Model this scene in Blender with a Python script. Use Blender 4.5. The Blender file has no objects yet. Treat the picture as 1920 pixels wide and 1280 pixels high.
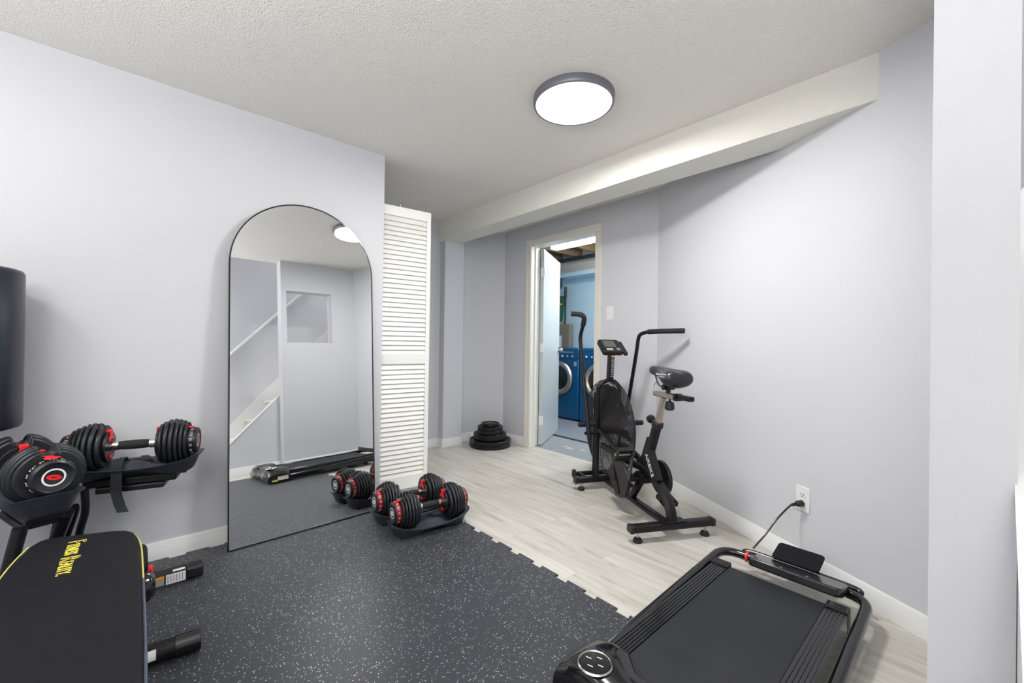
import bpy, bmesh, math, random
from mathutils import Vector, Matrix, Euler
random.seed(7)
scn = bpy.context.scene
COL = scn.collection
PI = math.pi

# ---------------------------------------------------------------- camera
CAMZ = 1.05
F = 780.39; YAW = 0.8409367; PITCH = -0.0042272; ROLL = -0.0147574
fw = Vector((-math.sin(YAW)*math.cos(PITCH), math.cos(YAW)*math.cos(PITCH), -math.sin(PITCH)))
rt = Vector((math.cos(YAW), math.sin(YAW), 0)); dn = fw.cross(rt)
c_, s_ = math.cos(ROLL), math.sin(ROLL)
R_ = c_*rt + s_*dn; D_ = -s_*rt + c_*dn
cam = bpy.data.cameras.new('camera'); camo = bpy.data.objects.new('camera', cam); COL.objects.link(camo)
m = Matrix.Identity(4)
for i in range(3):
    m[i][0] = R_[i]; m[i][1] = -D_[i]; m[i][2] = -fw[i]
m[0][3], m[1][3], m[2][3] = 0, 0, CAMZ
camo.matrix_world = m
cam.sensor_width = 36; cam.lens = F/1920*36; cam.clip_start = 0.02
scn.camera = camo
# ---------------------------------------------------------------- exposure, world
scn.view_settings.view_transform = 'Standard'; scn.view_settings.look = 'None'
scn.view_settings.exposure = 0.16; scn.view_settings.gamma = 1; scn.view_settings.use_curve_mapping = False
w = bpy.data.worlds.new('world'); scn.world = w; w.use_nodes = True
w.node_tree.nodes['Background'].inputs[0].default_value = (0.85, 0.9, 1, 1)
w.node_tree.nodes['Background'].inputs[1].default_value = 0.3

H = 2.256                       # ceiling height
LAMPS = [(-1.328, 1.570, 25), (-1.33, -0.95, 8)]
def area(name, loc, size, power, rot=(0, 0, 0), shape='DISK', sy=None, col=(1, 1, 1)):
    l = bpy.data.lights.new(name, 'AREA'); l.shape = shape; l.size = size
    if sy: l.size_y = sy
    l.energy = power; l.color = col
    o = bpy.data.objects.new(name, l); COL.objects.link(o); o.location = loc; o.rotation_euler = rot
    return o
for (x, y, p) in LAMPS:
    area('ceiling_lamp_light', (x, y, H-.052), .36, p, col=(1, .985, .96))
l = bpy.data.lights.new('laundry_fill', 'POINT'); l.energy = 40; l.shadow_soft_size = .04; l.color = (1, .96, .9)  # added fill, brightens the laundry wall and joists; no bulb is modelled
o = bpy.data.objects.new('laundry_fill', l); COL.objects.link(o); o.location = (-2.1, 4.35, 2.05)
area('laundry_tube_light', (-2.78, 4.0, 2.255), 1.6, 16, shape='RECTANGLE', sy=.14, col=(1, .99, .97))
area('stair_fill', (.5, 2.6, 3.6), .4, 17, col=(1, .98, .96))  # unseen light added to brighten the stairwell
area('bounce_fill', (-.75, -.9, 1.55), 1.0, 23, rot=(math.radians(180), 0, 0))  # added soft fill behind the camera, aimed up to brighten the ceiling
area('bounce_fill', (.45, -.6, 1.3), .6, 29, rot=(math.radians(180), 0, 0))  # second added upward fill, on the stair side
area('camera_fill', (.35, -.9, 1.9), .6, 9, rot=(math.radians(75), 0, math.radians(40)))  # added fill from behind the camera, aimed into the room
area('bounce_fill', (-1.5, -1.5, .9), 1.2, 8, rot=(math.radians(180), 0, 0))  # third added upward fill, low near the rear wall

# ---------------------------------------------------------------- materials
MATS = {}
def nt(name):
    mt = bpy.data.materials.new(name); mt.use_nodes = True
    n = mt.node_tree; b = n.nodes['Principled BSDF']
    return mt, n, b
def srgb(r, g, b):
    f = lambda v: (v/255/12.92) if v/255 <= .04045 else ((v/255+.055)/1.055)**2.4
    return (f(r), f(g), f(b), 1)
def mat(name, col, rough=.5, metal=0, bump=0, bscale=50, var=0, vscale=5, spec=.5, coat=0, emis=None, estr=0):
    if name in MATS: return MATS[name]
    mt, n, b = nt(name)
    b.inputs['Base Color'].default_value = col
    b.inputs['Roughness'].default_value = rough; b.inputs['Metallic'].default_value = metal
    b.inputs['Specular IOR Level'].default_value = spec; b.inputs['Coat Weight'].default_value = coat
    tc = n.nodes.new('ShaderNodeTexCoord')
    if var:
        no = n.nodes.new('ShaderNodeTexNoise'); no.inputs['Scale'].default_value = vscale; no.inputs['Detail'].default_value = 4
        n.links.new(tc.outputs['Object'], no.inputs['Vector'])
        mx = n.nodes.new('ShaderNodeMix'); mx.data_type = 'RGBA'
        mx.inputs[6].default_value = tuple(max(0, c*(1-var)) for c in col[:3])+(1,)
        mx.inputs[7].default_value = tuple(min(1, c*(1+var)) for c in col[:3])+(1,)
        n.links.new(no.outputs['Fac'], mx.inputs[0]); n.links.new(mx.outputs[2], b.inputs['Base Color'])
    if bump:
        no = n.nodes.new('ShaderNodeTexNoise'); no.inputs['Scale'].default_value = bscale; no.inputs['Detail'].default_value = 3
        n.links.new(tc.outputs['Object'], no.inputs['Vector'])
        bp = n.nodes.new('ShaderNodeBump'); bp.inputs['Strength'].default_value = bump; bp.inputs['Distance'].default_value = .004
        n.links.new(no.outputs['Fac'], bp.inputs['Height']); n.links.new(bp.outputs['Normal'], b.inputs['Normal'])
    if emis:
        b.inputs['Emission Color'].default_value = emis; b.inputs['Emission Strength'].default_value = estr
    MATS[name] = mt
    return mt

WALL = mat('wall_paint', srgb(213, 214, 219), .55, bump=.08, bscale=220, spec=.3)
WALLB = mat('laundry_paint', srgb(180, 206, 222), .6, var=.04, vscale=2)
TRIM = mat('white_trim', srgb(236, 236, 236), .35)
TRIMC = mat('cream_trim', srgb(234, 230, 220), .35)
LOUV = mat('louver_white', srgb(240, 240, 236), .4)
DOORW = mat('door_paint', srgb(196, 199, 199), .28, coat=.2)
BLK = mat('black_plastic', srgb(22, 23, 27), .38, var=.15, vscale=20)
BLKG = mat('black_gloss', srgb(16, 17, 21), .16, coat=.3)
PLATE = mat('plate_moulded', srgb(30, 32, 38), .32, bump=.05, bscale=300)
TRAY = mat('tray_plastic', srgb(58, 63, 71), .42, bump=.1, bscale=400)
BLKM = mat('black_powdercoat', srgb(24, 23, 26), .34, metal=.2, spec=.4, var=.2, vscale=30)
RUB = mat('black_rubber', srgb(28, 28, 31), .75)
RED = mat('red_plastic', srgb(235, 32, 38), .4)
DIALR = mat('dial_red', srgb(150, 20, 26), .42)
CHR = mat('chrome', srgb(215, 208, 196), .2, metal=1)
SILV = mat('brushed_silver', srgb(196, 186, 172), .32, metal=.9)
WHT = mat('white_print', srgb(235, 235, 235), .6)
GREYP = mat('grey_print', srgb(150, 152, 156), .6)
ORG = mat('orange_print', srgb(226, 150, 60), .6)
YEL2 = mat('pale_piping', srgb(206, 204, 112), .6)
YEL = mat('yellow_print', srgb(238, 222, 80), .6)
VINYL = mat('bench_vinyl', srgb(14, 15, 21), .7, spec=.22, bump=.15, bscale=120, var=.22, vscale=7)
VINYL2 = mat('bench_side_vinyl', srgb(50, 58, 72), .5)
IRON = mat('cast_iron', srgb(24, 24, 28), .33, metal=.35, bump=.25, bscale=90)
GREY = mat('lamp_grey', srgb(120, 120, 130), .4, metal=.4)
BLUE = mat('washer_blue', srgb(6, 88, 138), .22, metal=.25, coat=.6, var=.08, vscale=2)
DBLUE = mat('washer_dark_blue', srgb(10, 56, 96), .3, coat=.4)
DGLASS = mat('dark_glass', srgb(24, 22, 24), .08, coat=.5)
TAUPE = mat('taupe_pipe', srgb(118, 112, 102), .6)
WOOD = mat('joist_wood', srgb(132, 108, 82), .7, var=.3, vscale=8)
DWOOD = mat('dark_subfloor', srgb(74, 64, 56), .8, var=.3, vscale=6)
BROWNW = mat('shelf_wood', srgb(160, 120, 78), .6, var=.2)
GREEN = mat('green_bag', srgb(30, 92, 66), .5)
DARKC = mat('dark_cloth', srgb(44, 46, 56), .8)
BAGM = mat('bag_vinyl', srgb(34, 38, 50), .33, bump=.08, bscale=60)
STRAP = mat('strap_webbing', srgb(36, 38, 44), .85, bump=.5, bscale=500)
BELT = mat('running_belt', srgb(34, 36, 42), .55, spec=.35, bump=.1, bscale=500, var=.4, vscale=3.5)
LAMP = mat('lamp_diffuser', (1, 1, 1, 1), .5, emis=(1, .99, .985, 1), estr=2.5)
TUBE = mat('tube_glow', (1, 1, 1, 1), .5, emis=(1, .99, .97, 1), estr=17)
LCD = mat('lcd_glass', srgb(92, 90, 80), .3)
CAGEW = mat('cage_wire', srgb(58, 56, 58), .28, metal=.6)
SADD = mat('saddle_leather', srgb(44, 44, 52), .3)
CRANK = mat('crank_grey', srgb(92, 90, 88), .35, metal=.8)
CONC = mat('rough_concrete', srgb(205, 202, 196), .85, bump=.8, bscale=25, var=.12, vscale=22)

def floor_mat():
    mt, n, b = nt('vinyl_plank'); L = n.links
    tc = n.nodes.new('ShaderNodeTexCoord')
    br = n.nodes.new('ShaderNodeTexBrick'); br.offset = .37; br.offset_frequency = 2
    br.inputs['Scale'].default_value = 1; br.inputs['Brick Width'].default_value = 1.22; br.inputs['Row Height'].default_value = .152
    br.inputs['Mortar Size'].default_value = .0010; br.inputs['Bias'].default_value = 0
    br.inputs['Color1'].default_value = (0, 0, 0, 1); br.inputs['Color2'].default_value = (1, 1, 1, 1); br.inputs['Mortar'].default_value = (.5, .5, .5, 1)
    L.new(tc.outputs['Object'], br.inputs['Vector'])
    # grain: noise stretched along the plank, shifted per plank
    mp = n.nodes.new('ShaderNodeMapping'); mp.inputs['Scale'].default_value = (1.6, 16, 1)
    ad = n.nodes.new('ShaderNodeVectorMath'); ad.operation = 'MULTIPLY_ADD'
    ad.inputs[1].default_value = (7, 3, 0)
    L.new(br.outputs['Color'], ad.inputs[0]); L.new(tc.outputs['Object'], ad.inputs[2]); L.new(ad.outputs[0], mp.inputs['Vector'])
    no = n.nodes.new('ShaderNodeTexNoise'); no.inputs['Scale'].default_value = 1.5; no.inputs['Detail'].default_value = 8; no.inputs['Roughness'].default_value = .62; no.inputs['Distortion'].default_value = .6
    L.new(mp.outputs[0], no.inputs['Vector'])
    cr = n.nodes.new('ShaderNodeValToRGB'); e = cr.color_ramp.elements
    e[0].position = .28; e[0].color = srgb(160, 154, 143); e[1].position = .62; e[1].color = srgb(203, 200, 192)
    x = cr.color_ramp.elements.new(.42); x.color = srgb(189, 185, 176)
    L.new(no.outputs['Fac'], cr.inputs[0])
    hs = n.nodes.new('ShaderNodeHueSaturation')
    mr = n.nodes.new('ShaderNodeMapRange'); mr.inputs[3].default_value = .93; mr.inputs[4].default_value = 1.05
    L.new(br.outputs['Color'], mr.inputs[0]); L.new(mr.outputs[0], hs.inputs['Value']); L.new(cr.outputs[0], hs.inputs['Color'])
    mx = n.nodes.new('ShaderNodeMix'); mx.data_type = 'RGBA'; mx.inputs[7].default_value = srgb(170, 164, 152)
    L.new(br.outputs['Fac'], mx.inputs[0]); L.new(hs.outputs[0], mx.inputs[6])
    L.new(mx.outputs[2], b.inputs['Base Color']); b.inputs['Roughness'].default_value = .42
    return mt
FLOOR = floor_mat()

def ceil_mat(name, col, strength):
    mt, n, b = nt(name); L = n.links
    b.inputs['Base Color'].default_value = col; b.inputs['Roughness'].default_value = .8; b.inputs['Specular IOR Level'].default_value = .2
    tc = n.nodes.new('ShaderNodeTexCoord')
    no = n.nodes.new('ShaderNodeTexNoise'); no.inputs['Scale'].default_value = 120; no.inputs['Detail'].default_value = 3; no.inputs['Roughness'].default_value = .6
    vo = n.nodes.new('ShaderNodeTexVoronoi'); vo.inputs['Scale'].default_value = 190
    L.new(tc.outputs['Object'], no.inputs['Vector']); L.new(tc.outputs['Object'], vo.inputs['Vector'])
    m2 = n.nodes.new('ShaderNodeMath'); m2.operation = 'MULTIPLY_ADD'; m2.inputs[1].default_value = -.35
    L.new(vo.outputs['Distance'], m2.inputs[0]); L.new(no.outputs['Fac'], m2.inputs[2])
    bp = n.nodes.new('ShaderNodeBump'); bp.inputs['Strength'].default_value = strength; bp.inputs['Distance'].default_value = .008
    L.new(m2.outputs[0], bp.inputs['Height']); L.new(bp.outputs[0], b.inputs['Normal'])
    return mt
CEIL = ceil_mat('stippled_ceiling', srgb(244, 241, 235), .75)
SOFF = ceil_mat('stippled_soffit', srgb(230, 228, 220), .35)

def mat_mat(name, base, speck, scale=150, thr=.72):
    mt, n, b = nt(name); L = n.links
    tc = n.nodes.new('ShaderNodeTexCoord')
    vo = n.nodes.new('ShaderNodeTexVoronoi'); vo.inputs['Scale'].default_value = scale; vo.inputs['Randomness'].default_value = 1
    L.new(tc.outputs['Object'], vo.inputs['Vector'])
    # a chip wherever a cell's random value is high and we are near its centre
    sp = n.nodes.new('ShaderNodeSeparateColor'); L.new(vo.outputs['Color'], sp.inputs[0])
    g1 = n.nodes.new('ShaderNodeMath'); g1.operation = 'GREATER_THAN'; g1.inputs[1].default_value = thr; L.new(sp.outputs[0], g1.inputs[0])
    ms = n.nodes.new('ShaderNodeMath'); ms.operation = 'MULTIPLY'; ms.inputs[1].default_value = .40; L.new(sp.outputs[1], ms.inputs[0])
    g2 = n.nodes.new('ShaderNodeMath'); g2.operation = 'LESS_THAN'; L.new(vo.outputs['Distance'], g2.inputs[0]); L.new(ms.outputs[0], g2.inputs[1])
    mm = n.nodes.new('ShaderNodeMath'); mm.operation = 'MULTIPLY'; L.new(g1.outputs[0], mm.inputs[0]); L.new(g2.outputs[0], mm.inputs[1])
    no = n.nodes.new('ShaderNodeTexNoise'); no.inputs['Scale'].default_value = 3.2; no.inputs['Detail'].default_value = 5
    L.new(tc.outputs['Object'], no.inputs['Vector'])
    mx = n.nodes.new('ShaderNodeMix'); mx.data_type = 'RGBA'
    mx.inputs[6].default_value = tuple(c*.72 for c in base[:3])+(1,); mx.inputs[7].default_value = tuple(c*1.35 for c in base[:3])+(1,)
    L.new(no.outputs['Fac'], mx.inputs[0])
    m2 = n.nodes.new('ShaderNodeMix'); m2.data_type = 'RGBA'; m2.inputs[7].default_value = speck
    L.new(mx.outputs[2], m2.inputs[6]); L.new(mm.outputs[0], m2.inputs[0]); L.new(m2.outputs[2], b.inputs['Base Color'])
    b.inputs['Roughness'].default_value = .5; b.inputs['Sheen Weight'].default_value = .35; b.inputs['Sheen Roughness'].default_value = .4
    bp = n.nodes.new('ShaderNodeBump'); bp.inputs['Strength'].default_value = .25; bp.inputs['Distance'].default_value = .002
    n2 = n.nodes.new('ShaderNodeTexNoise'); n2.inputs['Scale'].default_value = 260; L.new(tc.outputs['Object'], n2.inputs['Vector'])
    L.new(n2.outputs['Fac'], bp.inputs['Height']); L.new(bp.outputs[0], b.inputs['Normal'])
    return mt
MATM = mat_mat('speckled_rubber', srgb(35, 38, 46), srgb(196, 198, 204), 185, .60)
RUG = mat_mat('blue_rug_pile', srgb(104, 112, 126), srgb(182, 190, 200), 190, .5)

def patchy(name, c1, c2, scale, lo, hi, rough=.7):
    mt, n, b = nt(name); L = n.links
    tc = n.nodes.new('ShaderNodeTexCoord'); no = n.nodes.new('ShaderNodeTexNoise'); no.inputs['Scale'].default_value = scale; no.inputs['Detail'].default_value = 6
    L.new(tc.outputs['Object'], no.inputs['Vector'])
    cr = n.nodes.new('ShaderNodeValToRGB'); cr.color_ramp.elements[0].position = lo; cr.color_ramp.elements[0].color = c1
    cr.color_ramp.elements[1].position = hi; cr.color_ramp.elements[1].color = c2
    L.new(no.outputs['Fac'], cr.inputs[0]); L.new(cr.outputs[0], b.inputs['Base Color']); b.inputs['Roughness'].default_value = rough
    return mt
LFLOOR = patchy('worn_painted_concrete', srgb(134, 140, 144), srgb(180, 178, 162), 6, .60, .64)
MIRR, _n, _b = nt('mirror_glass')
_b.inputs['Base Color'].default_value = (.86, .875, .885, 1); _b.inputs['Metallic'].default_value = 1; _b.inputs['Roughness'].default_value = .0

# ---------------------------------------------------------------- mesh builder
def frame(d, up=Vector((0, 0, 1))):
    d = Vector(d).normalized()
    if abs(d.dot(up)) > .98: up = Vector((1, 0, 0))
    x = up.cross(d).normalized(); y = d.cross(x)
    return x, y
class MB:
    def __init__(s): s.bm = bmesh.new(); s.mi = 0; s.mats = []
    def m(s, mt):
        if mt not in s.mats: s.mats.append(mt)
        s.mi = s.mats.index(mt); return s
    def add(s, vs, fs, M=None):
        vv = [s.bm.verts.new((M @ Vector(v)) if M else v) for v in vs]
        for f in fs:
            try:
                fc = s.bm.faces.new([vv[i] for i in f]); fc.material_index = s.mi
            except ValueError: pass
        return s
    def box(s, a, b, M=None):
        (x0, y0, z0), (x1, y1, z1) = a, b
        return s.add([(x0, y0, z0), (x1, y0, z0), (x1, y1, z0), (x0, y1, z0), (x0, y0, z1), (x1, y0, z1), (x1, y1, z1), (x0, y1, z1)],
                     [(3, 2, 1, 0), (4, 5, 6, 7), (0, 1, 5, 4), (1, 2, 6, 5), (2, 3, 7, 6), (3, 0, 4, 7)], M)
    def bar(s, p, q, w, h, up=Vector((0, 0, 1))):
        p, q = Vector(p), Vector(q); x, y = frame(q-p, up); vs = []
        for c in (p, q):
            for a, b in ((-1, -1), (1, -1), (1, 1), (-1, 1)): vs.append(c+x*a*w/2+y*b*h/2)
        return s.add(vs, [(3, 2, 1, 0), (4, 5, 6, 7), (0, 1, 5, 4), (1, 2, 6, 5), (2, 3, 7, 6), (3, 0, 4, 7)])
    def cyl(s, p, q, r, r2=None, n=24):
        p, q = Vector(p), Vector(q); r2 = r if r2 is None else r2; x, y = frame(q-p)
        vs = [c+(x*math.cos(2*PI*i/n)+y*math.sin(2*PI*i/n))*rr for c, rr in ((p, r), (q, r2)) for i in range(n)]
        fs = [(i, (i+1) % n, n+(i+1) % n, n+i) for i in range(n)]+[tuple(range(n-1, -1, -1)), tuple(range(n, 2*n))]
        return s.add(vs, fs)
    def sweep(s, pts, prof, closed=False, up=Vector((0, 0, 1)), caps=True):
        pts = [Vector(p) for p in pts]; n = len(prof); N = len(pts); rings = []; px = None
        for i, p in enumerate(pts):
            if closed: d = (pts[(i+1) % N]-pts[i-1])
            else: d = pts[min(i+1, N-1)]-pts[max(i-1, 0)]
            d.normalize()
            if px is None: x, y = frame(d, up)
            else:
                x = (px-d*px.dot(d)).normalized(); y = d.cross(x)
            px = x; k = prof[i] if callable(prof) else prof
            rings.append([s.bm.verts.new(p+x*a+y*b) for a, b in k])
        for i in range(N if closed else N-1):
            A, B = rings[i], rings[(i+1) % N]
            for j in range(n):
                fc = s.bm.faces.new((A[j], A[(j+1) % n], B[(j+1) % n], B[j])); fc.material_index = s.mi
        if caps and not closed:
            for r in (rings[0][::-1], rings[-1]):
                fc = s.bm.faces.new(r); fc.material_index = s.mi
        return s
    def tube(s, pts, r, n=14, closed=False, smooth=True):
        if smooth and len(pts) > 2: pts = catmull(pts, 6, closed)
        return s.sweep(pts, [(r*math.cos(2*PI*i/n), r*math.sin(2*PI*i/n)) for i in range(n)], closed)
    def rtube(s, pts, w, h, smooth=True, up=Vector((0, 0, 1))):
        if smooth and len(pts) > 2: pts = catmull(pts, 6)
        c = min(w, h)*.18
        pr = [(w/2-c, -h/2), (w/2, -h/2+c), (w/2, h/2-c), (w/2-c, h/2), (-w/2+c, h/2), (-w/2, h/2-c), (-w/2, -h/2+c), (-w/2+c, -h/2)]
        return s.sweep(pts, pr, up=up)
    def prism(s, poly, z0, z1, M=None):
        n = len(poly)
        vs = [(x, y, z0) for x, y in poly]+[(x, y, z1) for x, y in poly]
        ar = sum(poly[i][0]*poly[(i+1) % n][1]-poly[(i+1) % n][0]*poly[i][1] for i in range(n))
        fs = [(i, (i+1) % n, n+(i+1) % n, n+i) for i in range(n)]+[tuple(range(n-1, -1, -1)), tuple(range(n, 2*n))]
        return s.add(vs, fs, M)
    def lathe(s, prof, n=32, M=None, caps=False):
        vs = []; fs = []; k = len(prof)
        for i in range(n):
            a = 2*PI*i/n
            for r, z in prof: vs.append((r*math.cos(a), r*math.sin(a), z))
        for i in range(n):
            for j in range(k-1):
                fs.append((i*k+j, ((i+1) % n)*k+j, ((i+1) % n)*k+j+1, i*k+j+1))
        if caps:
            fs.append(tuple(i*k for i in range(n-1, -1, -1))); fs.append(tuple(i*k+k-1 for i in range(n)))
        return s.add(vs, fs, M)
    def ball(s, c, r, sc=(1, 1, 1), n=16, M=None):
        prof = [(max(1e-4, math.sin(PI*j/10))*r, -math.cos(PI*j/10)*r) for j in range(11)]
        T = Matrix.Translation(c) @ Matrix.Diagonal((*sc, 1))
        return s.lathe(prof, n, (M @ T) if M else T)
    def text(s, string, size, M, depth=.0006, align='CENTER'):
        cu = bpy.data.curves.new('t', 'FONT'); cu.body = string; cu.size = size; cu.extrude = depth; cu.align_x = align; cu.align_y = 'CENTER'
        cu.resolution_u = 3
        o = bpy.data.objects.new('t', cu); COL.objects.link(o)
        dg = bpy.context.evaluated_depsgraph_get(); me = bpy.data.meshes.new_from_object(o.evaluated_get(dg))
        s.add([v.co.copy() for v in me.vertices], [tuple(p.vertices) for p in me.polygons], M)
        bpy.data.objects.remove(o); bpy.data.meshes.remove(me); bpy.data.curves.remove(cu)
        return s
    def build(s, name, parent=None, mt=None, bevel=0, smooth=40, seg=2):
        if mt and not s.mats: s.mats = [mt]
        bm = s.bm
        bmesh.ops.remove_doubles(bm, verts=bm.verts, dist=1e-6)
        bmesh.ops.recalc_face_normals(bm, faces=bm.faces)
        th = math.radians(smooth)
        for f in bm.faces: f.smooth = True
        for e in bm.edges: e.smooth = (len(e.link_faces) == 2 and e.calc_face_angle(0) < th)
        me = bpy.data.meshes.new(name); bm.to_mesh(me); bm.free()
        for x in s.mats: me.materials.append(x)
        o = bpy.data.objects.new(name, me); COL.objects.link(o)
        if parent: o.parent = parent
        if bevel:
            b = o.modifiers.new('bevel', 'BEVEL'); b.width = bevel; b.segments = seg; b.limit_method = 'ANGLE'; b.angle_limit = math.radians(40); b.harden_normals = False
        return o
def catmull(P, k=6, closed=False):
    P = [Vector(p) for p in P]; out = []; N = len(P)
    for i in range(N if closed else N-1):
        if closed: a, b, c, d = P[i-1], P[i], P[(i+1) % N], P[(i+2) % N]
        else: a, b, c, d = P[max(i-1, 0)], P[i], P[i+1], P[min(i+2, N-1)]
        for j in range(k):
            t = j/k
            out.append(.5*((2*b)+(c-a)*t+(2*a-5*b+4*c-d)*t*t+(3*b-a-3*c+d)*t**3))
    if not closed: out.append(P[-1])
    return out
def fillet(P, r, k=5):
    P = [Vector(p) for p in P]; out = [P[0]]
    for i in range(1, len(P)-1):
        a = (P[i-1]-P[i]); b = (P[i+1]-P[i]); ra = min(r, a.length*.49, b.length*.49)
        A = P[i]+a.normalized()*ra; B = P[i]+b.normalized()*ra
        for j in range(k+1):
            t = j/k; out.append(A*(1-t)**2+P[i]*2*t*(1-t)+B*t*t)
    out.append(P[-1]); return out
def rrect(w, h, r, k=6):
    out = []
    for cx, cy, a0 in ((w/2-r, h/2-r, 0), (-w/2+r, h/2-r, 90), (-w/2+r, -h/2+r, 180), (w/2-r, -h/2+r, 270)):
        for j in range(k+1):
            a = math.radians(a0+90*j/k); out.append((cx+r*math.cos(a), cy+r*math.sin(a)))
    return out
def tag(o, label=None, cat=None, group=None, kind=None):
    if label: o['label'] = label
    if cat: o['category'] = cat
    if group: o['group'] = group
    if kind: o['kind'] = kind
    return o
def thing(name, label, cat, loc=(0, 0, 0), rz=0, group=None):
    o = bpy.data.objects.new(name, None); COL.objects.link(o); o.empty_display_size = .1
    o.location = loc; o.rotation_euler = (0, 0, rz)
    return tag(o, label, cat, group)
def dup(root, loc, rot, label, group=None):
    def cp(o, par):
        c = o.copy(); COL.objects.link(c); c.parent = par
        for ch in list(o.children): cp(ch, c)
        return c
    r = cp(root, None); r.location = loc; r.rotation_euler = rot; r['label'] = label
    if group: r['group'] = group
    return r
def struct(name, mb, mt=None, parent=None, bevel=0, label=None, cat=None):
    o = mb.build(name, parent, mt, bevel)
    if not parent: o['kind'] = 'structure'; tag(o, label, cat)
    return o

# ---------------------------------------------------------------- room shell
XL = -2.583; YB = 2.965; CX = -1.641; TH = 0.49586; HB = .085
def RW(q, off=0):     # a point on the angled wall's foot, off = towards the room
    return Vector((CX+q*math.cos(TH), YB-q*math.sin(TH), 0))-Vector((math.sin(TH), math.cos(TH), 0))*off
PX0, PX1, PY = -.068, .055, 1.29     # partition
QE = (PX0-CX)/math.cos(TH)
def rx(x): return YB-(x-CX)*math.tan(TH)
YR = -2.1   # rear wall
XS = .93    # far stair wall

mb = MB().box((-5.2, -2.3, -.05), (1.1, YB+.06, 0)); struct('floor', mb, FLOOR, label='pale grey-oak plank floor of the gym room', cat='floor')
mb = MB().box((-5.2, YB+.06, -.05), (-1.6, 5.4, -.001)); struct('floor_laundry', mb, LFLOOR, label='worn blue-grey painted concrete floor beyond the doorway', cat='floor')
mb = MB(); mb.box((-3.9, YR-.1, H), (PX1, YB+.115, H+.1)); mb.box((PX1, YR-.1, H), (1.1, .35, H+.1))
struct('ceiling', mb, CEIL, label='off-white stippled ceiling', cat='ceiling')
# left wall slab
mb = MB().box((XL-.085, YR, 0), (XL, 1.176, H)); struct('wall_left', mb, WALL, label='lavender-grey wall behind the arched mirror', cat='wall')
# niche wall, column, alcove, back wall
mb = MB().box((-3.75, .5, 0), (-3.632, 2.27, H)).box((-3.75, .4, 0), (XL-.085, .5, H)); struct('wall_closet', mb, WALL, label='shaded grey wall strip seen right of the louvered panel', cat='wall')
mb = MB().box((-3.75, 2.262, 0), (-3.545, 2.49, H)); struct('wall_column', mb, WALL, label='narrow grey wall projection under the end of the beam', cat='wall')
mb = MB().prism([(-3.75, 2.48), (-3.648, 2.48), (-3.648, 2.685), (-3.432, YB+.02), (-3.75, YB+.02)], 0, H); struct('wall_alcove', mb, WALL, label='grey alcove wall behind the stacked weight plates', cat='wall')
DX0, DX1, DZ = -3.03, -2.23, 2.035
WT = .115
mb = MB().box((-3.75, YB, 0), (DX0-.012, YB+WT, H)).box((DX1+.012, YB, 0), (CX+.12, YB+WT, H)).box((DX0-.012, YB, DZ+.012), (DX1+.012, YB+WT, H))
struct('wall_back', mb, WALL, label='lavender-grey wall around the laundry doorway', cat='wall')
nrm = Vector((math.sin(TH), math.cos(TH), 0))
a = RW(-.01); b = RW(QE+.16); mb = MB().prism([(a.x, a.y), (b.x, b.y), ((b+nrm*.12).x, (b+nrm*.12).y), ((a+nrm*.12).x, (a+nrm*.12).y)][::-1], 0, H)
struct('wall_right', mb, WALL, label='long angled grey wall behind the exercise bike', cat='wall')
# partition with a square opening
WY0, WY1, WZ0, WZ1 = 1.345, 1.83, 1.345, 1.925
ye = rx(PX0)+.02
mb = MB().box((PX0, PY, 0), (PX1, WY0, H)).box((PX0, WY1, 0), (PX1, ye, H)).box((PX0, WY0, 0), (PX1, WY1, WZ0)).box((PX0, WY0, WZ1), (PX1, WY1, H))
struct('wall_partition', mb, WALL, label='pale partition wall with a square opening, close on the right', cat='wall')
# under-stair wall with sloping top
SL = 1.0
def zk(y): return .31+(y-.833)*SL
mb = MB(); Mx = Matrix(((0, 0, 1, 0), (1, 0, 0, 0), (0, 1, 0, 0), (0, 0, 0, 1)))   # (a,b,c)->(c,a,b): polygon in y,z extruded along x
mb.prism([(.523, 0), (PY+.3, 0), (PY+.3, zk(PY+.3)), (.523, 0.001)], PX1+.001, PX1+.03, Mx)
struct('wall_understair', mb, WALL, label='grey wall with a sloping top beneath the stairs, seen in the mirror', cat='wall')
mb = MB().prism([(.51, 0), (PY+.9, zk(PY+.9)-.013), (PY+.9, zk(PY+.9)+.012), (.51, .012)], PX1-.004, PX1+.04, Mx)
struct('trim_stair_edge', mb, TRIM, label='white sloping edge board along the stairs', cat='trim')
mb = MB().box((XS, YR, 0), (XS+.1, 4.2, 3.7)); struct('wall_stair', mb, WALL, label='grey stairwell wall carrying the handrail, seen in the mirror', cat='wall')
mb = MB().box((PX1, .35, H), (XS, .45, 3.7)).box((PX1, 3.9, 0), (XS, 4.0, 3.7)).box((PX0, .35, H+.1), (PX1, 4.0, 3.7)).box((PX0+.004, ye, 0), (PX1, 4.0, H+.1)).box((PX0, .35, 3.7), (XS, 4.0, 3.8))
struct('wall_stairwell_top', mb, WALL, label='upper stairwell walls above the ceiling opening', cat='wall')
mb = MB().box((-3.9, YR-.1, 0), (1.1, YR, H)); struct('wall_rear', mb, WALL, label='grey wall behind the camera', cat='wall')
# soffit beam
mb = MB().prism([(-3.632, 2.2253), (rx(2.0)*0-.2730, 2.2253), (CX+(YB-2.435)/math.tan(TH)+.03, 2.435), (-3.632, 2.435)], 2.064, H)
struct('ceiling_beam', mb, SOFF, label='cream stippled boxed beam under the ceiling', cat='beam')
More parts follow.
